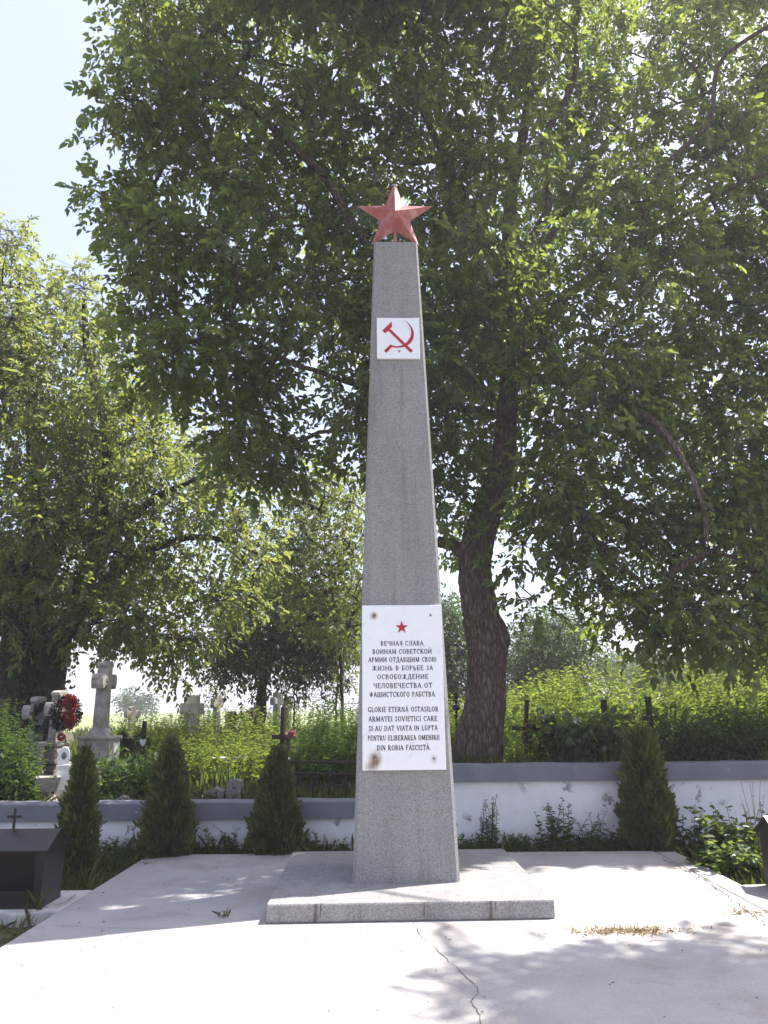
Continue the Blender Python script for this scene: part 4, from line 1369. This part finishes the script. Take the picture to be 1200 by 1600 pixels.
# behind the wall: short dry grass
gb = np.vstack([scatter(5200, -6, .1, 10.35, 14, r_), scatter(3600, .5, 6.5, 10.35, 13, r_)])
mass('grass', 'tangled half dry grass among the graves', 'grass', [blades(gb, r_.uniform(.06, .24, len(gb)), r_, .006)], M['grass'])
fb, _ = scatter_px(9000, 120, 560, 14, 40, r_)
mass('grass', 'pale sunlit meadow grass behind the graves', 'grass', [blades(fb, r_.uniform(.2, .5, len(fb)), r_, .014)], M['grass'])


def px_top_height(base, py, d):
    return np.maximum(.15, np.array([W(600, p, q)[2] for p, q in zip(py, d)]) - base[:, 2])


def weed_band(n, p0, p1, d0, d1, top_a, top_b, r, leafL, nleaf, **kw):
    b, px = scatter_px(n, p0, p1, d0, d1, r)
    tp = np.interp(px, top_a, top_b) + r.uniform(0, 1, n) ** 1.3 * kw.pop('drop', 60)
    H = px_top_height(b, tp, b[:, 1])
    return plants_np(b, H, r, leafL, nleaf, **kw)


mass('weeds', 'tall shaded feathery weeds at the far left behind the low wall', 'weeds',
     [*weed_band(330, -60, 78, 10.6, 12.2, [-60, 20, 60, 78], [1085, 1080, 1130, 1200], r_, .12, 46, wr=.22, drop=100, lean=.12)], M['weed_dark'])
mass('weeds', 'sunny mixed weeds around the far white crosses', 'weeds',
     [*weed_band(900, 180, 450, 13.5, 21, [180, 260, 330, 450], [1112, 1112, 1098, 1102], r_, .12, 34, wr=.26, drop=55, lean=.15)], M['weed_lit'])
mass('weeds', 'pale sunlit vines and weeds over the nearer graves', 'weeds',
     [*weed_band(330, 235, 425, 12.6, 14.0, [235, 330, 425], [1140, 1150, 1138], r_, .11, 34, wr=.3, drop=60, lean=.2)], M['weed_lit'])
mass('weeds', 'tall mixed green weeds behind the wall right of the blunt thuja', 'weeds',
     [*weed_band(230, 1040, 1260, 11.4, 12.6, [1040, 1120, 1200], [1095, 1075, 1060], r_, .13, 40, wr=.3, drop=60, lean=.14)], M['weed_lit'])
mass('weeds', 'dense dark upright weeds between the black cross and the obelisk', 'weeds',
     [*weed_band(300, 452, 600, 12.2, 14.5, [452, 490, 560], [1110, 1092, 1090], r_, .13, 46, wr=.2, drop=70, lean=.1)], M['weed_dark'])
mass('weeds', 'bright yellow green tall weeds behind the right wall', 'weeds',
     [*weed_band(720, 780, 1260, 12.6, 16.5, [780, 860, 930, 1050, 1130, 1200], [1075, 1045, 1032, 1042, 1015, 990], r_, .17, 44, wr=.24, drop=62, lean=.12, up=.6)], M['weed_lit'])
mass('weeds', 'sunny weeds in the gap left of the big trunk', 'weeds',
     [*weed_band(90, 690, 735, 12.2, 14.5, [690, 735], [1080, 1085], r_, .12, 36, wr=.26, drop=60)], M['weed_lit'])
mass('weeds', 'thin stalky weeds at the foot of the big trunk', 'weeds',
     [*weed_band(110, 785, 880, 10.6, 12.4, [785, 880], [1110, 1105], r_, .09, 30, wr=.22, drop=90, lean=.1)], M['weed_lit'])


def shrub(name, label, cat, px, d, width, zc, hh, n, leafL, mat, seed, wr=.5, stems=14, group=None, depth=.35):
    """bushy plant: many stems from one foot and leaf clumps on them"""
    r = np.random.default_rng(seed)
    b = W(px, 1200, d); b[2] = float(gz(b[0], b[1])) if d > 10.12 else zc
    o = thing(name, label, cat, tuple(b), group=group)
    ends = np.stack([r.uniform(-.5, .5, stems) * width, r.uniform(-.5, .5, stems) * depth * 2, hh * r.uniform(.55, .95, stems)], 1)
    st = np.stack([ends * np.array([.25, .25, 0]), ends * np.array([.6, .6, .55]), ends], 1)
    sv = tubes(st, np.tile([[.012, .008, .004]], (stems, 1)), 5)
    k = r.integers(0, stems, n)
    t = r.uniform(.05, 1.08, n)[:, None]
    P = ends[k] * np.array([.25, .25, 0]) * (1 - t) + ends[k] * t + r.normal(size=(n, 3)) * np.array([.13, .11, .09]) * (width / 1.0) ** .5
    P[:, 2] = np.clip(P[:, 2], .02, hh * 1.05)
    D = rdir(n, r) + np.array([0, -.1, -.15]); N = np.array([0, -.25, 1.0]) + .55 * r.normal(size=(n, 3))
    L = leafL * r.uniform(.6, 1.25, n)
    lv = leaves(P, D, N, L, L * wr, .18, r.uniform(.05, .4, n))
    np_mesh('stems', *sv, M['bark2'], o)
    np_mesh('leaves', *lv, mat, o)
    return o


shrub('shrub', 'dark dense shrub on the wall edge beside the big stone cross', 'shrub', 198, 11.0, .95, 0, .62, 2600, .085, M['weed_dark'], 201, .45, 18)
shrub('shrub', 'dark leafy shrub over the grave beds at the far left', 'shrub', 2, 10.75, .75, 0, .62, 2600, .09, M['weed_dark'], 202, .4, 18)
shrub('shrub', 'broad-leaved shaded bush beside the blunt thuja behind the right wall', 'shrub', 918, 10.95, 1.05, 0, .66, 1500, .135, M['broad'], 203, .72, 20)
shrub('shrub', 'dark tangled bush right of the blunt thuja behind the wall', 'shrub', 1088, 10.9, 1.1, 0, .74, 2600, .085, M['weed_dark'], 204, .4, 24)
shrub('shrub', 'dark tangled bush behind the wall at the right edge', 'shrub', 1190, 10.95, 1.1, 0, .80, 2800, .085, M['weed_dark'], 205, .38, 24)
shrub('shrub', 'small low bush on the coping between pot and pointed stone', 'shrub', 160, 10.55, .35, 0, .13, 380, .06, M['weed_dark'], 206, .5, 10)


def weed_plant(label, px, d, H, spread, n, leafL, mat, seed, wr=.4, stems=7, zb=-.11, lean=.18, name='weed_plant', t0=.1, nleaf=None):
    r = np.random.default_rng(seed)
    b = W(px, 1300, d); b[2] = zb
    o = thing(name, label, 'weed', tuple(b))
    base = np.stack([r.normal(size=stems) * spread, r.normal(size=stems) * spread * .5, np.zeros(stems)], 1)
    tv, lv = plants_np(base, H * r.uniform(.55, 1.0, stems), r, leafL, n // stems, wr, lean, t0=t0, stem_r=.006)
    np_mesh('stems', *tv, M['weed_dark'], o)
    np_mesh('leaves', *lv, mat, o)
    return o


weed_plant('tall thin stalky weed against the right wall next to the obelisk', 770, 9.78, .72, .07, 420, .075, M['weed_dark'], 301, .22, 12, lean=.10)
weed_plant('bushy leafy weed against the right wall midway to the blunt thuja', 868, 9.76, .66, .07, 330, .10, M['weed_dark'], 302, .45, 9)
weed_plant('small two-stemmed weed between the nearest thuja and the obelisk', 497, 9.74, .34, .03, 60, .09, M['weed_dark'], 303, .5, 3)
weed_plant('small leafy weed right beside the obelisk edge on its left', 535, 9.74, .26, .03, 60, .09, M['weed_dark'], 304, .5, 3)
weed_plant('sprawling straggly weed between the two cone thujas', 360, 9.7, .42, .16, 260, .10, M['weed_dark'], 305, .22, 12, lean=.45)
weed_plant('dry grassy weed at the left foot of the blunt thuja', 935, 9.7, .5, .12, 160, .16, M['weed_dark'], 306, .10, 14, lean=.4)
weed_plant('dark tall leafy weed right of the blunt thuja', 1080, 9.5, .56, .08, 180, .13, M['weed_dark'], 307, .5, 8)
weed_plant('broad-leaved sunlit weed in the corner beside the right candle box', 1130, 8.7, .66, .15, 420, .17, M['broad'], 308, .62, 12, lean=.35)
weed_plant('tall leafy weed standing behind the right candle box', 1175, 9.1, .66, .12, 260, .15, M['broad'], 309, .5, 12, lean=.25)
weed_plant('low broad-leaved weed at the slab edge in front of the sunlit corner weed', 1100, 8.6, .30, .12, 130, .15, M['broad'], 310, .65, 9, lean=.4)
weed_plant('straggly low weed between the slim thuja and the cone thuja', 200, 9.4, .36, .12, 150, .10, M['weed_dark'], 311, .2, 8, lean=.5)
weed_plant('lush low broad-leaved weed touching the right candle box', 1160, 8.25, .46, .12, 260, .17, M['broad'], 312, .62, 12, lean=.35)
# bare reddish stalk by the right box
s = thing('dry_stalk', 'tall dry branching stalk rising beside the right candle box', 'weed', tuple(W(1185, 1330, 9.0)[:2]) + (-.11,))
m = MB()
for k in range(6):
    a = k * 1.1; h = .75 + .12 * (k % 3)
    m.tube([(0, 0, 0), (.05 * math.cos(a), .04 * math.sin(a), h * .5), (.14 * math.cos(a), .1 * math.sin(a), h)], [.006, .004, .002], 5)
m.build('stalks', M['straw'], s)

# dry tufts on the slab
def tuft(name, label, px, py, n, sx, sy, h, mat, seed, spread=1.6):
    r = np.random.default_rng(seed)
    x, y = on_slab(px, py)
    b = np.stack([x + r.normal(size=n) * sx, y + r.normal(size=n) * sy, np.full(n, .002)], 1)
    v, f = blades(b, r.uniform(.4, 1.1, n) * h, r, .0032, spread)
    v[:, 2] = np.maximum(v[:, 2], .003)
    tag(np_mesh(name, v, f, mat), label, 'grass', kind='stuff')


tuft('dry_grass', 'flattened straw coloured grass tuft on the slab right of the plinth', 985, 1456, 520, .22, .045, .06, M['straw'], 401, 2.6)
tuft('grass', 'small green grass tuft growing from a slab joint left of the plinth', 350, 1434, 26, .018, .012, .085, M['grass'], 402, .5)
tuft('dry_grass', 'thin dry grass wisps near the right slab edge', 1178, 1428, 90, .12, .06, .08, M['straw'], 403, 2.0)
tuft('grass', 'single green grass clump at the edge of the left candle box pad', 60, 1425, 14, .02, .02, .20, M['grass'], 404, .35)
# crumbs and fallen leaf bits
n = 170
x = r_.uniform(-2.6, 2.95, n); y = r_.uniform(3.6, 9.3, n)
k = (np.abs(x - .19) > 1.15) | (y < 6.45)
P = np.stack([x, y, np.full(n, .006)], 1)[k]
D = rdir(len(P), r_); D[:, 2] = .05
lv = leaves(P, D, np.array([0, 0, 1.0]) + .2 * r_.normal(size=(len(P), 3)), r_.uniform(.008, .028, len(P)), .009, .3, .2)
tag(np_mesh('leaf_litter', *lv, M['brown_leaf']), 'scattered dry leaf bits on the concrete', 'leaf litter', kind='stuff')

# ------------------------------------------------------------------ glare haze
hm = bpy.data.materials.new('glare haze')
hm.use_nodes = True
hn = hm.node_tree
hn.nodes.clear()
ho = hn.nodes.new('ShaderNodeOutputMaterial'); hv = hn.nodes.new('ShaderNodeVolumePrincipled')
hv.inputs['Color'].default_value = (.96, .96, 1, 1)
hv.inputs['Density'].default_value = .0017  # thin volume added to mimic backlit lens glare; it also fades far trees
hv.inputs['Anisotropy'].default_value = .25
hn.links.new(hv.outputs[0], ho.inputs['Volume'])
tag(MB().box((0, 300, 7.4), (5600, 6900, 17.2)).build('haze', hm), 'thin bright glare haze over the graveyard, added for the lens veil and far fading', 'haze', kind='stuff')

# ------------------------------------------------------------------ graves
def cross_outline(H, a, za, w, style='plain', fl=1.55):
    """outline of a cross in x-z; base at z=0"""
    h = w / 2
    e = h * fl
    if style == 'plain':
        return [(-h, 0), (h, 0), (h, za - h), (a, za - h), (a, za + h), (h, za + h), (h, H), (-h, H), (-h, za + h), (-a, za + h), (-a, za - h), (-h, za - h)]
    c = e * .9
    right = [(h * 1.25, 0), (h, za - e * 1.3), (h, za - h), (a - c, za - h), (a - c * .9, za - e), (a - c * .3, za - e * 1.05), (a, za - e * .45), (a, za + e * .45), (a - c * .3, za + e * 1.05), (a - c * .9, za + e), (a - c, za + h), (h, za + h),
             (h, H - c), (e, H - c * .9), (e * 1.05, H - c * .3), (e * .45, H)]
    left = [(-x, z) for x, z in right[::-1]]
    return right + left


def put(px, d):
    x = (px - 600) / 1200 * (d * .969 + .1)
    return np.array([x, d, float(gz(x, d))])


def zt(py, d): return float(W(600, py, d)[2])


def wreath(name, label, loc, rz, Ro, Ri, n, mat, seed, petals=None):
    r = np.random.default_rng(seed)
    o = thing(name, label, 'wreath', loc, rz)
    a = r.uniform(0, 2 * np.pi, n); q = rdir(n, r) * (r.random((n, 1)) ** .4) * Ri
    c = np.stack([np.cos(a) * Ro, 0 * a, np.sin(a) * Ro * 1.25], 1)
    v, f = leaves(c + q, unit(q) + .5 * rdir(n, r), rdir(n, r), .06, .028, .2, .2)
    np_mesh('greenery', v, f, mat, o)
    if petals:
        pm, cnt, spots = petals
        for (sx, sz) in spots:
            q = rdir(cnt, r); q[:, 1] = -np.abs(q[:, 1]) * .6
            np_mesh('flower', *leaves(np.array([sx * .85, -Ri * .8, sz]) + q * .022, q, rdir(cnt, r), .046, .034, .25, .3), pm, o)
    return o


FACE = R(72)     # the old stones face right, edge-on to the path
# A: left stone cross with a dark wreath
p = put(60, 13.0)
o = thing('grave_cross', 'left weathered stone cross with rounded ends, dark wreath hung on it', 'grave cross', tuple(p), FACE)
zb = zt(1152, 13) - p[2]; H = zt(1083, 13) - zt(1152, 13)
m = MB(); m.box((0, 0, zb / 2), (.46, .46, zb)); m.box((0, 0, zb - .03), (.54, .54, .06)); m.build('pedestal', M['stone'], o, .012)
c = MB().prism(cross_outline(H, .27, H * .64, .15, 'tre', 1.45), -.08, .08).build('cross', M['stone'], o, .012); c.location = (0, 0, zb)
wreath('wreath', 'dark leafy wreath on the leftmost stone cross', (p[0] + .14, p[1] - .12, p[2] + zb + H * .50), R(35), .15, .055, 500, M['black_leaf'], 1)
# B: ornate stone cross with red wreath
p = put(92, 11.9)
o = thing('grave_cross', 'narrow stone cross on a stepped ornate plinth, red flower wreath leaning on it', 'grave cross', tuple(p), FACE)
zb = zt(1148, 11.9) - p[2]; H = zt(1074, 11.9) - zt(1148, 11.9)
m = MB()
m.box((0, 0, zb * .28), (.42, .40, zb * .56))
m.box((0, 0, zb * .60), (.48, .46, zb * .07))
m.box((0, 0, zb * .74), (.40, .38, zb * .22), top=(.62, .62))
m.box((0, 0, zb * .88), (.30, .28, zb * .06))
m.box((0, 0, zb * .955), (.22, .21, zb * .09), top=(.8, .8))
m.build('pedestal', M['stone_speck'], o, .012)
c = MB().prism(cross_outline(H, .22, H * .60, .14, 'tre', 1.4), -.075, .075).build('cross', M['stone'], o, .012); c.location = (0, 0, zb)
MB().box((-.04, -.205, zb * .34), (.17, .014, .26)).build('name_plate', M['wax'], o, .003)
wreath('wreath', 'tall wreath of red flowers and dark leaves on the narrow cross', (p[0] + .20, p[1] - .20, p[2] + zb + H * .52), R(25), .14, .075, 800, M['black_leaf'], 2,
       (M['red_petal'], 46, [(.02, .22), (.10, .19), (-.02, .12), (.11, .09), (.08, .0), (.0, -.03), (.11, -.08), (.03, -.13), (.09, -.17), (.05, .16), (-.04, -.34)]))
# C: the big cross
p = put(160, 12.6)
o = thing('grave_cross', 'tallest stone cross with flared ends on a square pedestal, lit from the right', 'grave cross', tuple(p), R(86))
z1 = zt(1188, 12.6) - p[2]; z2 = zt(1148, 12.6) - p[2]; H = zt(1031, 12.6) - zt(1148, 12.6)
m = MB(); m.box((0, 0, z1 / 2), (.50, .62, z1)); m.box((0, 0, z1 - .03), (.58, .70, .07)); m.build('base', M['stone'], o, .012)
MB().box((0, 0, (z1 + z2) / 2 + .02), (.40, .50, z2 - z1)).box((0, 0, z2 - .0), (.46, .56, .05)).build('pedestal', M['stone'], o, .012)
m = MB(); m.prism(cross_outline(H - .1, .27, (H - .1) * .70, .15, 'tre', 1.5), -.10, .10); m.box((0, 0, -.04), (.30, .34, .14), top=(.62, .7))
c = m.build('cross', M['stone'], o, .015); c.location = (0, 0, z2 + .12)
MB().box((.06, -.256, (z1 + z2) / 2), (.22, .014, .22)).build('name_plate', M['wax'], o, .003)
# planter with flowers in front of the big cross
p = put(136, 11.7)
o = thing('stone_urn', 'broad grey stone planter bowl standing in front of the tallest cross', 'planter', tuple(p))
hz = zt(1186, 11.7) - p[2]
MB().lathe([(.16, 0), (.17, .05), (.11, .10), (.12, hz * .45), (.17, hz * .58), (.25, hz * .65), (.27, hz * .97), (.27, hz), (.22, hz), (.21, hz * .9), (.0, hz * .88)], 8).build('bowl', M['stone'], o, .006)
r2 = np.random.default_rng(77)
k = 70
np_mesh('foliage', *leaves(np.stack([.10 * r2.normal(size=k), .10 * r2.normal(size=k), np.full(k, hz * .92)], 1), np.array([0, 0, 1.0]) + .5 * r2.normal(size=(k, 3)), rdir(k, r2), .10, .02, .2, .4), M['brown_leaf'], o)
# square stone pot, left
p = put(84, 11.0)
o = thing('stone_urn', 'square tapered stone pot on a foot behind the low wall', 'planter', tuple(p), R(28))
hz = zt(1208, 11) - p[2]
m = MB(); m.box((0, 0, .03), (.34, .34, .06)); m.box((0, 0, .11), (.30, .30, .10), top=(.7, .7)); m.box((0, 0, .16 + (hz - .16) / 2), (.26, .26, hz - .16), top=(1.35, 1.35))
m.build('pot', M['stone'], o, .01)
# small white headstone with a portrait
p = put(108, 11.15)
o = thing('headstone', 'small white marble headstone with arched top and oval portrait', 'headstone', tuple(p), R(20))
za = zt(1190, 11.15) - p[2]; zb = zt(1162, 11.15) - p[2]
MB().box((.03, 0, za / 2), (.24, .10, za)).build('slab', M['stone_white'], o, .006)
arch = [(-.075, za), (.075, za)] + [(.075 * math.cos(R(t)), za + (zb - za) * (.55 + .45 * math.sin(R(t)))) for t in range(0, 181, 15)]
MB().prism(arch, -.035, .035).build('arched_top', M['marble'], o, .004)
MB().prism([(.034 * math.cos(R(t)), za + (zb - za) * .5 + .05 * math.sin(R(t))) for t in range(0, 360, 20)], -.040, -.034).build('portrait', M['photo'], o)
MB().prism([(x + .03, z) for x, z in ((-.09, za * .35), (.09, za * .35), (.09, za * .85), (-.09, za * .85))], -.054, -.049).build('inscription_panel', M['marble'], o)
# stone at far left behind weeds
p = put(58, 11.6)
o = thing('headstone', 'weathered stone grave block half hidden by weeds below the wreath cross', 'headstone', tuple(p), R(25))
hz = zt(1158, 11.6) - p[2]
MB().box((0, 0, hz / 2), (.36, .20, hz), top=(.9, .9)).box((0, 0, hz), (.38, .22, .05)).build('block', M['stone'], o, .012)
# D: small black cross with a white heart plaque
def board_cross(name, label, px, d, top, armpy, arm, wdt, th, mat, rz=0.0, tilt=0.0, cat='grave cross'):
    p = put(px, d)
    o = thing(name, label, cat, tuple(p), rz)
    o.rotation_euler = (0, tilt, rz)
    H = zt(top, d) - p[2]; za = zt(armpy, d) - p[2]
    MB().box((0, 0, H / 2 - .05), (wdt, th, H + .1)).build('upright', mat, o, .003)
    if arm: MB().box((0, -th * .15, za), (arm * 2, th * .8, wdt)).build('crossbar', mat, o, .003)
    return o, p, H, za


o, p, H, za = board_cross('grave_cross', 'small black wooden cross with a white heart plaque behind the dark shrub', 227, 13.6, 1123, 1158, .12, .07, .05, M['iron'], R(8))
heart = [(.055 * 16 * math.sin(t) ** 3 / 16, .06 * (13 * math.cos(t) - 5 * math.cos(2 * t) - 2 * math.cos(3 * t) - math.cos(4 * t)) / 13) for t in np.linspace(0, 2 * math.pi, 24, endpoint=False)]
hp_ = MB().prism([(x, z + za + .02) for x, z in heart[::-1]], -.045, -.032).build('heart_plaque', M['wax'], o)
# E: tall white monument cross, sunlit
p = put(299, 19.0)
o = thing('grave_cross', 'tall bright white stone cross monument among the sunny weeds', 'grave cross', tuple(p), R(76))
H0 = zt(1150, 19) - p[2]; H = zt(1083, 19) - zt(1150, 19)
MB().box((0, 0, H0 / 2), (.62, .5, H0), top=(.8, .8)).build('pedestal', M['stone_white'], o, .015)
m = MB(); m.prism(cross_outline(H, .36, H * .68, .26, 'plain'), -.14, .14); m.build('cross', M['stone_white'], o, .015).location = (0, 0, H0)
# white grave kerb stones in front of it
p = put(288, 15.5)
o = thing('grave_kerb', 'low white stone grave corner block below the tall white cross', 'grave surround', tuple(p), R(30))
hz = zt(1183, 15.5) - p[2]
MB().box((0, 0, hz / 2), (.30, .22, hz)).box((.36, .05, hz * .42), (.22, .2, hz * .84)).build('block', M['stone_white'], o, .012)
# F..K: small far crosses
for (px, d, top, armpy, arm, w_, lab, rz, mt) in [
    (337, 24, 1084, 1096, .26, .20, 'plain pale stone cross left of the dark full tree trunk', R(68), 'stone'),
    (361, 21, 1109, 1120, .20, .16, 'small white cross low in the weeds between two taller ones', R(66), 'stone'),
    (399, 22, 1095, 1108, .22, .13, 'white cross right of the red flowers', R(62), 'stone_white'),
    (430, 21, 1080, 1094, .24, .15, 'slim white cross just left of the black wooden cross', R(66), 'stone_white'),
    (447, 23, 1088, 1100, .20, .15, 'white cross just behind the black wooden cross', R(64), 'stone'),
    (206, 22, 1100, 1112, .22, .16, 'small pale post cross at the field edge right of the tallest cross', R(50), 'stone'),
    (566, 24, 1096, 1106, .18, .14, 'hidden', 0, 'stone_white')][:6]:
    p = put(px, d)
    o = thing('grave_cross', lab, 'grave cross', tuple(p), rz)
    H = zt(top, d) - p[2]; za = zt(armpy, d) - p[2]
    MB().prism(cross_outline(H, arm, za, w_, 'tre', 1.3), -.07, .07).build('cross', M[mt], o, .01)
    MB().box((0, 0, .12), (.5, .4, .24)).build('base', M['stone'], o, .01)
# red, orange flowers
def flower_bush(label, px, d, py0, py1, wd, mats, seed):
    r = np.random.default_rng(seed)
    p = put(px, d)
    o = thing('flowering_plant', label, 'flowers', tuple(p))
    z0 = zt(py1, d) - p[2]; z1 = zt(py0, d) - p[2]
    st = 9
    e = np.stack([r.uniform(-.5, .5, st) * wd, r.uniform(-.2, .2, st), r.uniform(z0, z1, st)], 1)
    np_mesh('stems', *tubes(np.stack([e * np.array([.2, .2, 0]), e * np.array([.6, .6, .6]), e], 1), np.tile([[.008, .006, .004]], (st, 1)), 5), M['weed_dark'], o)
    for mt, a, b_, n in mats:
        P = np.stack([r.normal(size=n) * wd * .28, r.normal(size=n) * .12, z0 + (z1 - z0) * r.uniform(a, b_, n)], 1)
        for h in range(0, n, 10):
            q = rdir(12, r)
            np_mesh('flower', *leaves(P[h] + q * .03, q, rdir(12, r), .085, .06, .25, .3), M[mt], o)


flower_bush('red and orange flower arrangement among the far white crosses', 387, 20, 1098, 1140, .42, [('red_petal', .45, 1.0, 90), ('orange_petal', .0, .45, 60)], 5)
flower_bush('pinkish brown withered wreath flowers beside the small black cross', 212, 13.8, 1140, 1172, .40, [('brown_leaf', .2, .9, 120)], 6)
# L: black wooden cross with plates and pink flower
o, p, H, za = board_cross('grave_cross', 'black wooden cross with pink flower and white oval plate above the iron railing', 441, 12.3, 1103, 1150, .20, .068, .05, M['iron'], R(-35))
MB().box((.085, .02, H * .33), (.045, .045, H * .66)).build('second_board', M['iron'], o, .003)
MB().prism([(.05 * math.cos(R(t)) + .10, .10 * math.sin(R(t)) + H * .20) for t in range(0, 360, 20)], -.055, -.045).build('oval_plate', M['wax'], o)
MB().box((.10, -.025, H * .22), (.13, .035, .36)).build('plate_board', M['iron'], o, .003)
MB().add([(.13, -.07, H * .47), (.25, -.09, H * .40), (.15, -.09, H * .36)], [(0, 1, 2), (2, 1, 0)][:1]).build('paper_note', M['wax'], o)
r2 = np.random.default_rng(55)
q = rdir(90, r2)
pf = W(455, 1148, 12.15)
o2 = thing('flower', 'single pink artificial flower fixed on the black wooden cross', 'flower', tuple(pf))
np_mesh('petals', *leaves(q * .02, q, rdir(90, r2), .065, .045, .25, .3), M['pink_petal'], o2)
# M: iron railing right of it
def railing(label, p0, p1, H, rails, npick, mat, extra_h=0.0, pick_from=0.0):
    a = np.array(p0); b_ = np.array(p1)
    o = thing('grave_railing', label, 'railing', tuple(a))
    d = b_ - a
    for h in rails:
        MB().tube([(0, 0, h), tuple(d * np.array([1, 1, 1]) + np.array([0, 0, h]))], .018, 6).build('rail', mat, o)
    for k in range(npick):
        t = (k + .5) / npick
        q = d * t
        MB().tube([(q[0], q[1], pick_from - .05), (q[0], q[1], H + extra_h)], .017, 6).build('picket', mat, o)
    return o


d0 = 10.85
railing('dark iron grave railing left of the obelisk behind the low wall', put(452, d0), put(575, d0 + .1), zt(1207, d0) - .4, (zt(1189, d0 - .02) - put(452, d0)[2], zt(1207, d0) - put(452, d0)[2]), 5, M['iron'])
railing('second dark iron grave railing further back left of the obelisk', put(455, 11.9), put(585, 11.9), zt(1193, 11.9) - .4, (zt(1190, 11.9) - put(455, 11.9)[2], zt(1228, 11.9) - put(455, 11.9)[2]), 5, M['iron'])
railing('pale painted grave railing in front of the sunny weeds', put(292, 14.2), put(418, 14.2), zt(1188, 14.2) - .4, (zt(1188, 14.2) - put(300, 14.2)[2], zt(1203, 14.2) - put(300, 14.2)[2]), 5, M['stone_white'])
# table-like slab
p = put(362, 13.5)
o = thing('stone_bench', 'pale stone bench slab lying behind the two small stone posts', 'bench', tuple(p), R(4))
hz = zt(1183, 13.5) - p[2]
MB().box((0, 0, hz), (.62, .30, .05)).build('seat', M['stone_white'], o, .008)
for sx in (-1, 1): MB().box((sx * .22, 0, hz / 2 - .02), (.08, .24, hz - .05)).build('leg', M['stone'], o, .006)
# N: small stone posts near the wall
def post(label, px, d, toppy, w_, gable, hole=None, mat='stone_speck', rz=0.0):
    p = put(px, d)
    o = thing('stone_post', label, 'grave post', tuple(p), rz)
    H = zt(toppy, d) - p[2]
    MB().prism([(-w_ / 2, -.05), (w_ / 2, -.05), (w_ / 2, H - gable), (0, H), (-w_ / 2, H - gable)], -w_ * .42, w_ * .42).build('block', M[mat], o, .01)
    if hole:
        MB().tube([(0, -w_ * .42 - .003, H * .62), (0, -w_ * .42 + .004, H * .62)], .022, 12).build('socket', M['crack'], o)


post('low gabled stone post behind the wall, left one of the pair', 342, 10.75, 1227, .24, .05)
post('taller stone post with a dark round socket behind the wall', 371, 10.75, 1214, .20, .03, True)
post('low pointed stone post on the wall edge right of the slim thuja', 205, 10.65, 1237, .27, .07, mat='stone_dark', rz=R(10))
# P: iris leaves
r2 = np.random.default_rng(66)
p = put(345, 12.2)
k = 60
b_ = np.stack([r2.normal(size=k) * .17, r2.normal(size=k) * .1, np.zeros(k)], 1)
o = thing('iris_plant', 'sword-leaved iris clump behind the stone posts', 'plant', tuple(p))
np_mesh('leaves', *leaves(b_, np.array([0, 0, 1.0]) + .25 * r2.normal(size=(k, 3)), r2.normal(size=(k, 3)), r2.uniform(.28, .42, k), .035, .12, r2.uniform(0, .3, k)), M['broad'], o)
# R: rusty iron cross with wreath right of the trunk
o, p, H, za = board_cross('grave_cross', 'rusty iron cross draped with a withered wreath beside the big trunk', 812, 11.4, 1095, 1141, .20, .06, .035, M['iron'], R(-15), R(4))
MB().tube([(.20, .05, 0), (.19, .02, za), (.235, .02, H * .86)], [.018, .018, .020], 8).build('side_bar', M['iron'], o)
wreath('wreath', 'withered brown wreath slung on the rusty iron cross', (p[0] + .16, p[1] - .12, p[2] + za - .10), R(-5), .15, .05, 520, M['brown_leaf'], 12)
for (px, d, top, lab) in [(938, 12.0, 1096, 'short dark post top above the broad-leaved bush'), (1007, 12.2, 1092, 'short dark post top above the blunt thuja')]:
    board_cross('grave_cross', lab, px, d, top, top + 34, .13, .075, .06, M['iron'], R(20))
o, p, H, za = board_cross('grave_cross', 'thin dark iron grave cross in the gap left of the big trunk', 709, 12.4, 1083, 1107, .06, .04, .03, M['iron'])
MB().lathe([(.0, -.05), (.05, -.03), (.06, .0), (.05, .04), (.0, .06)], 10, (0, -.02, za)).build('lantern', M['iron'], o)

for o in list(bpy.data.objects):
    if o.parent is None and o.type in ('MESH', 'EMPTY') and 'label' not in o: print('UNLABELLED', o.name)
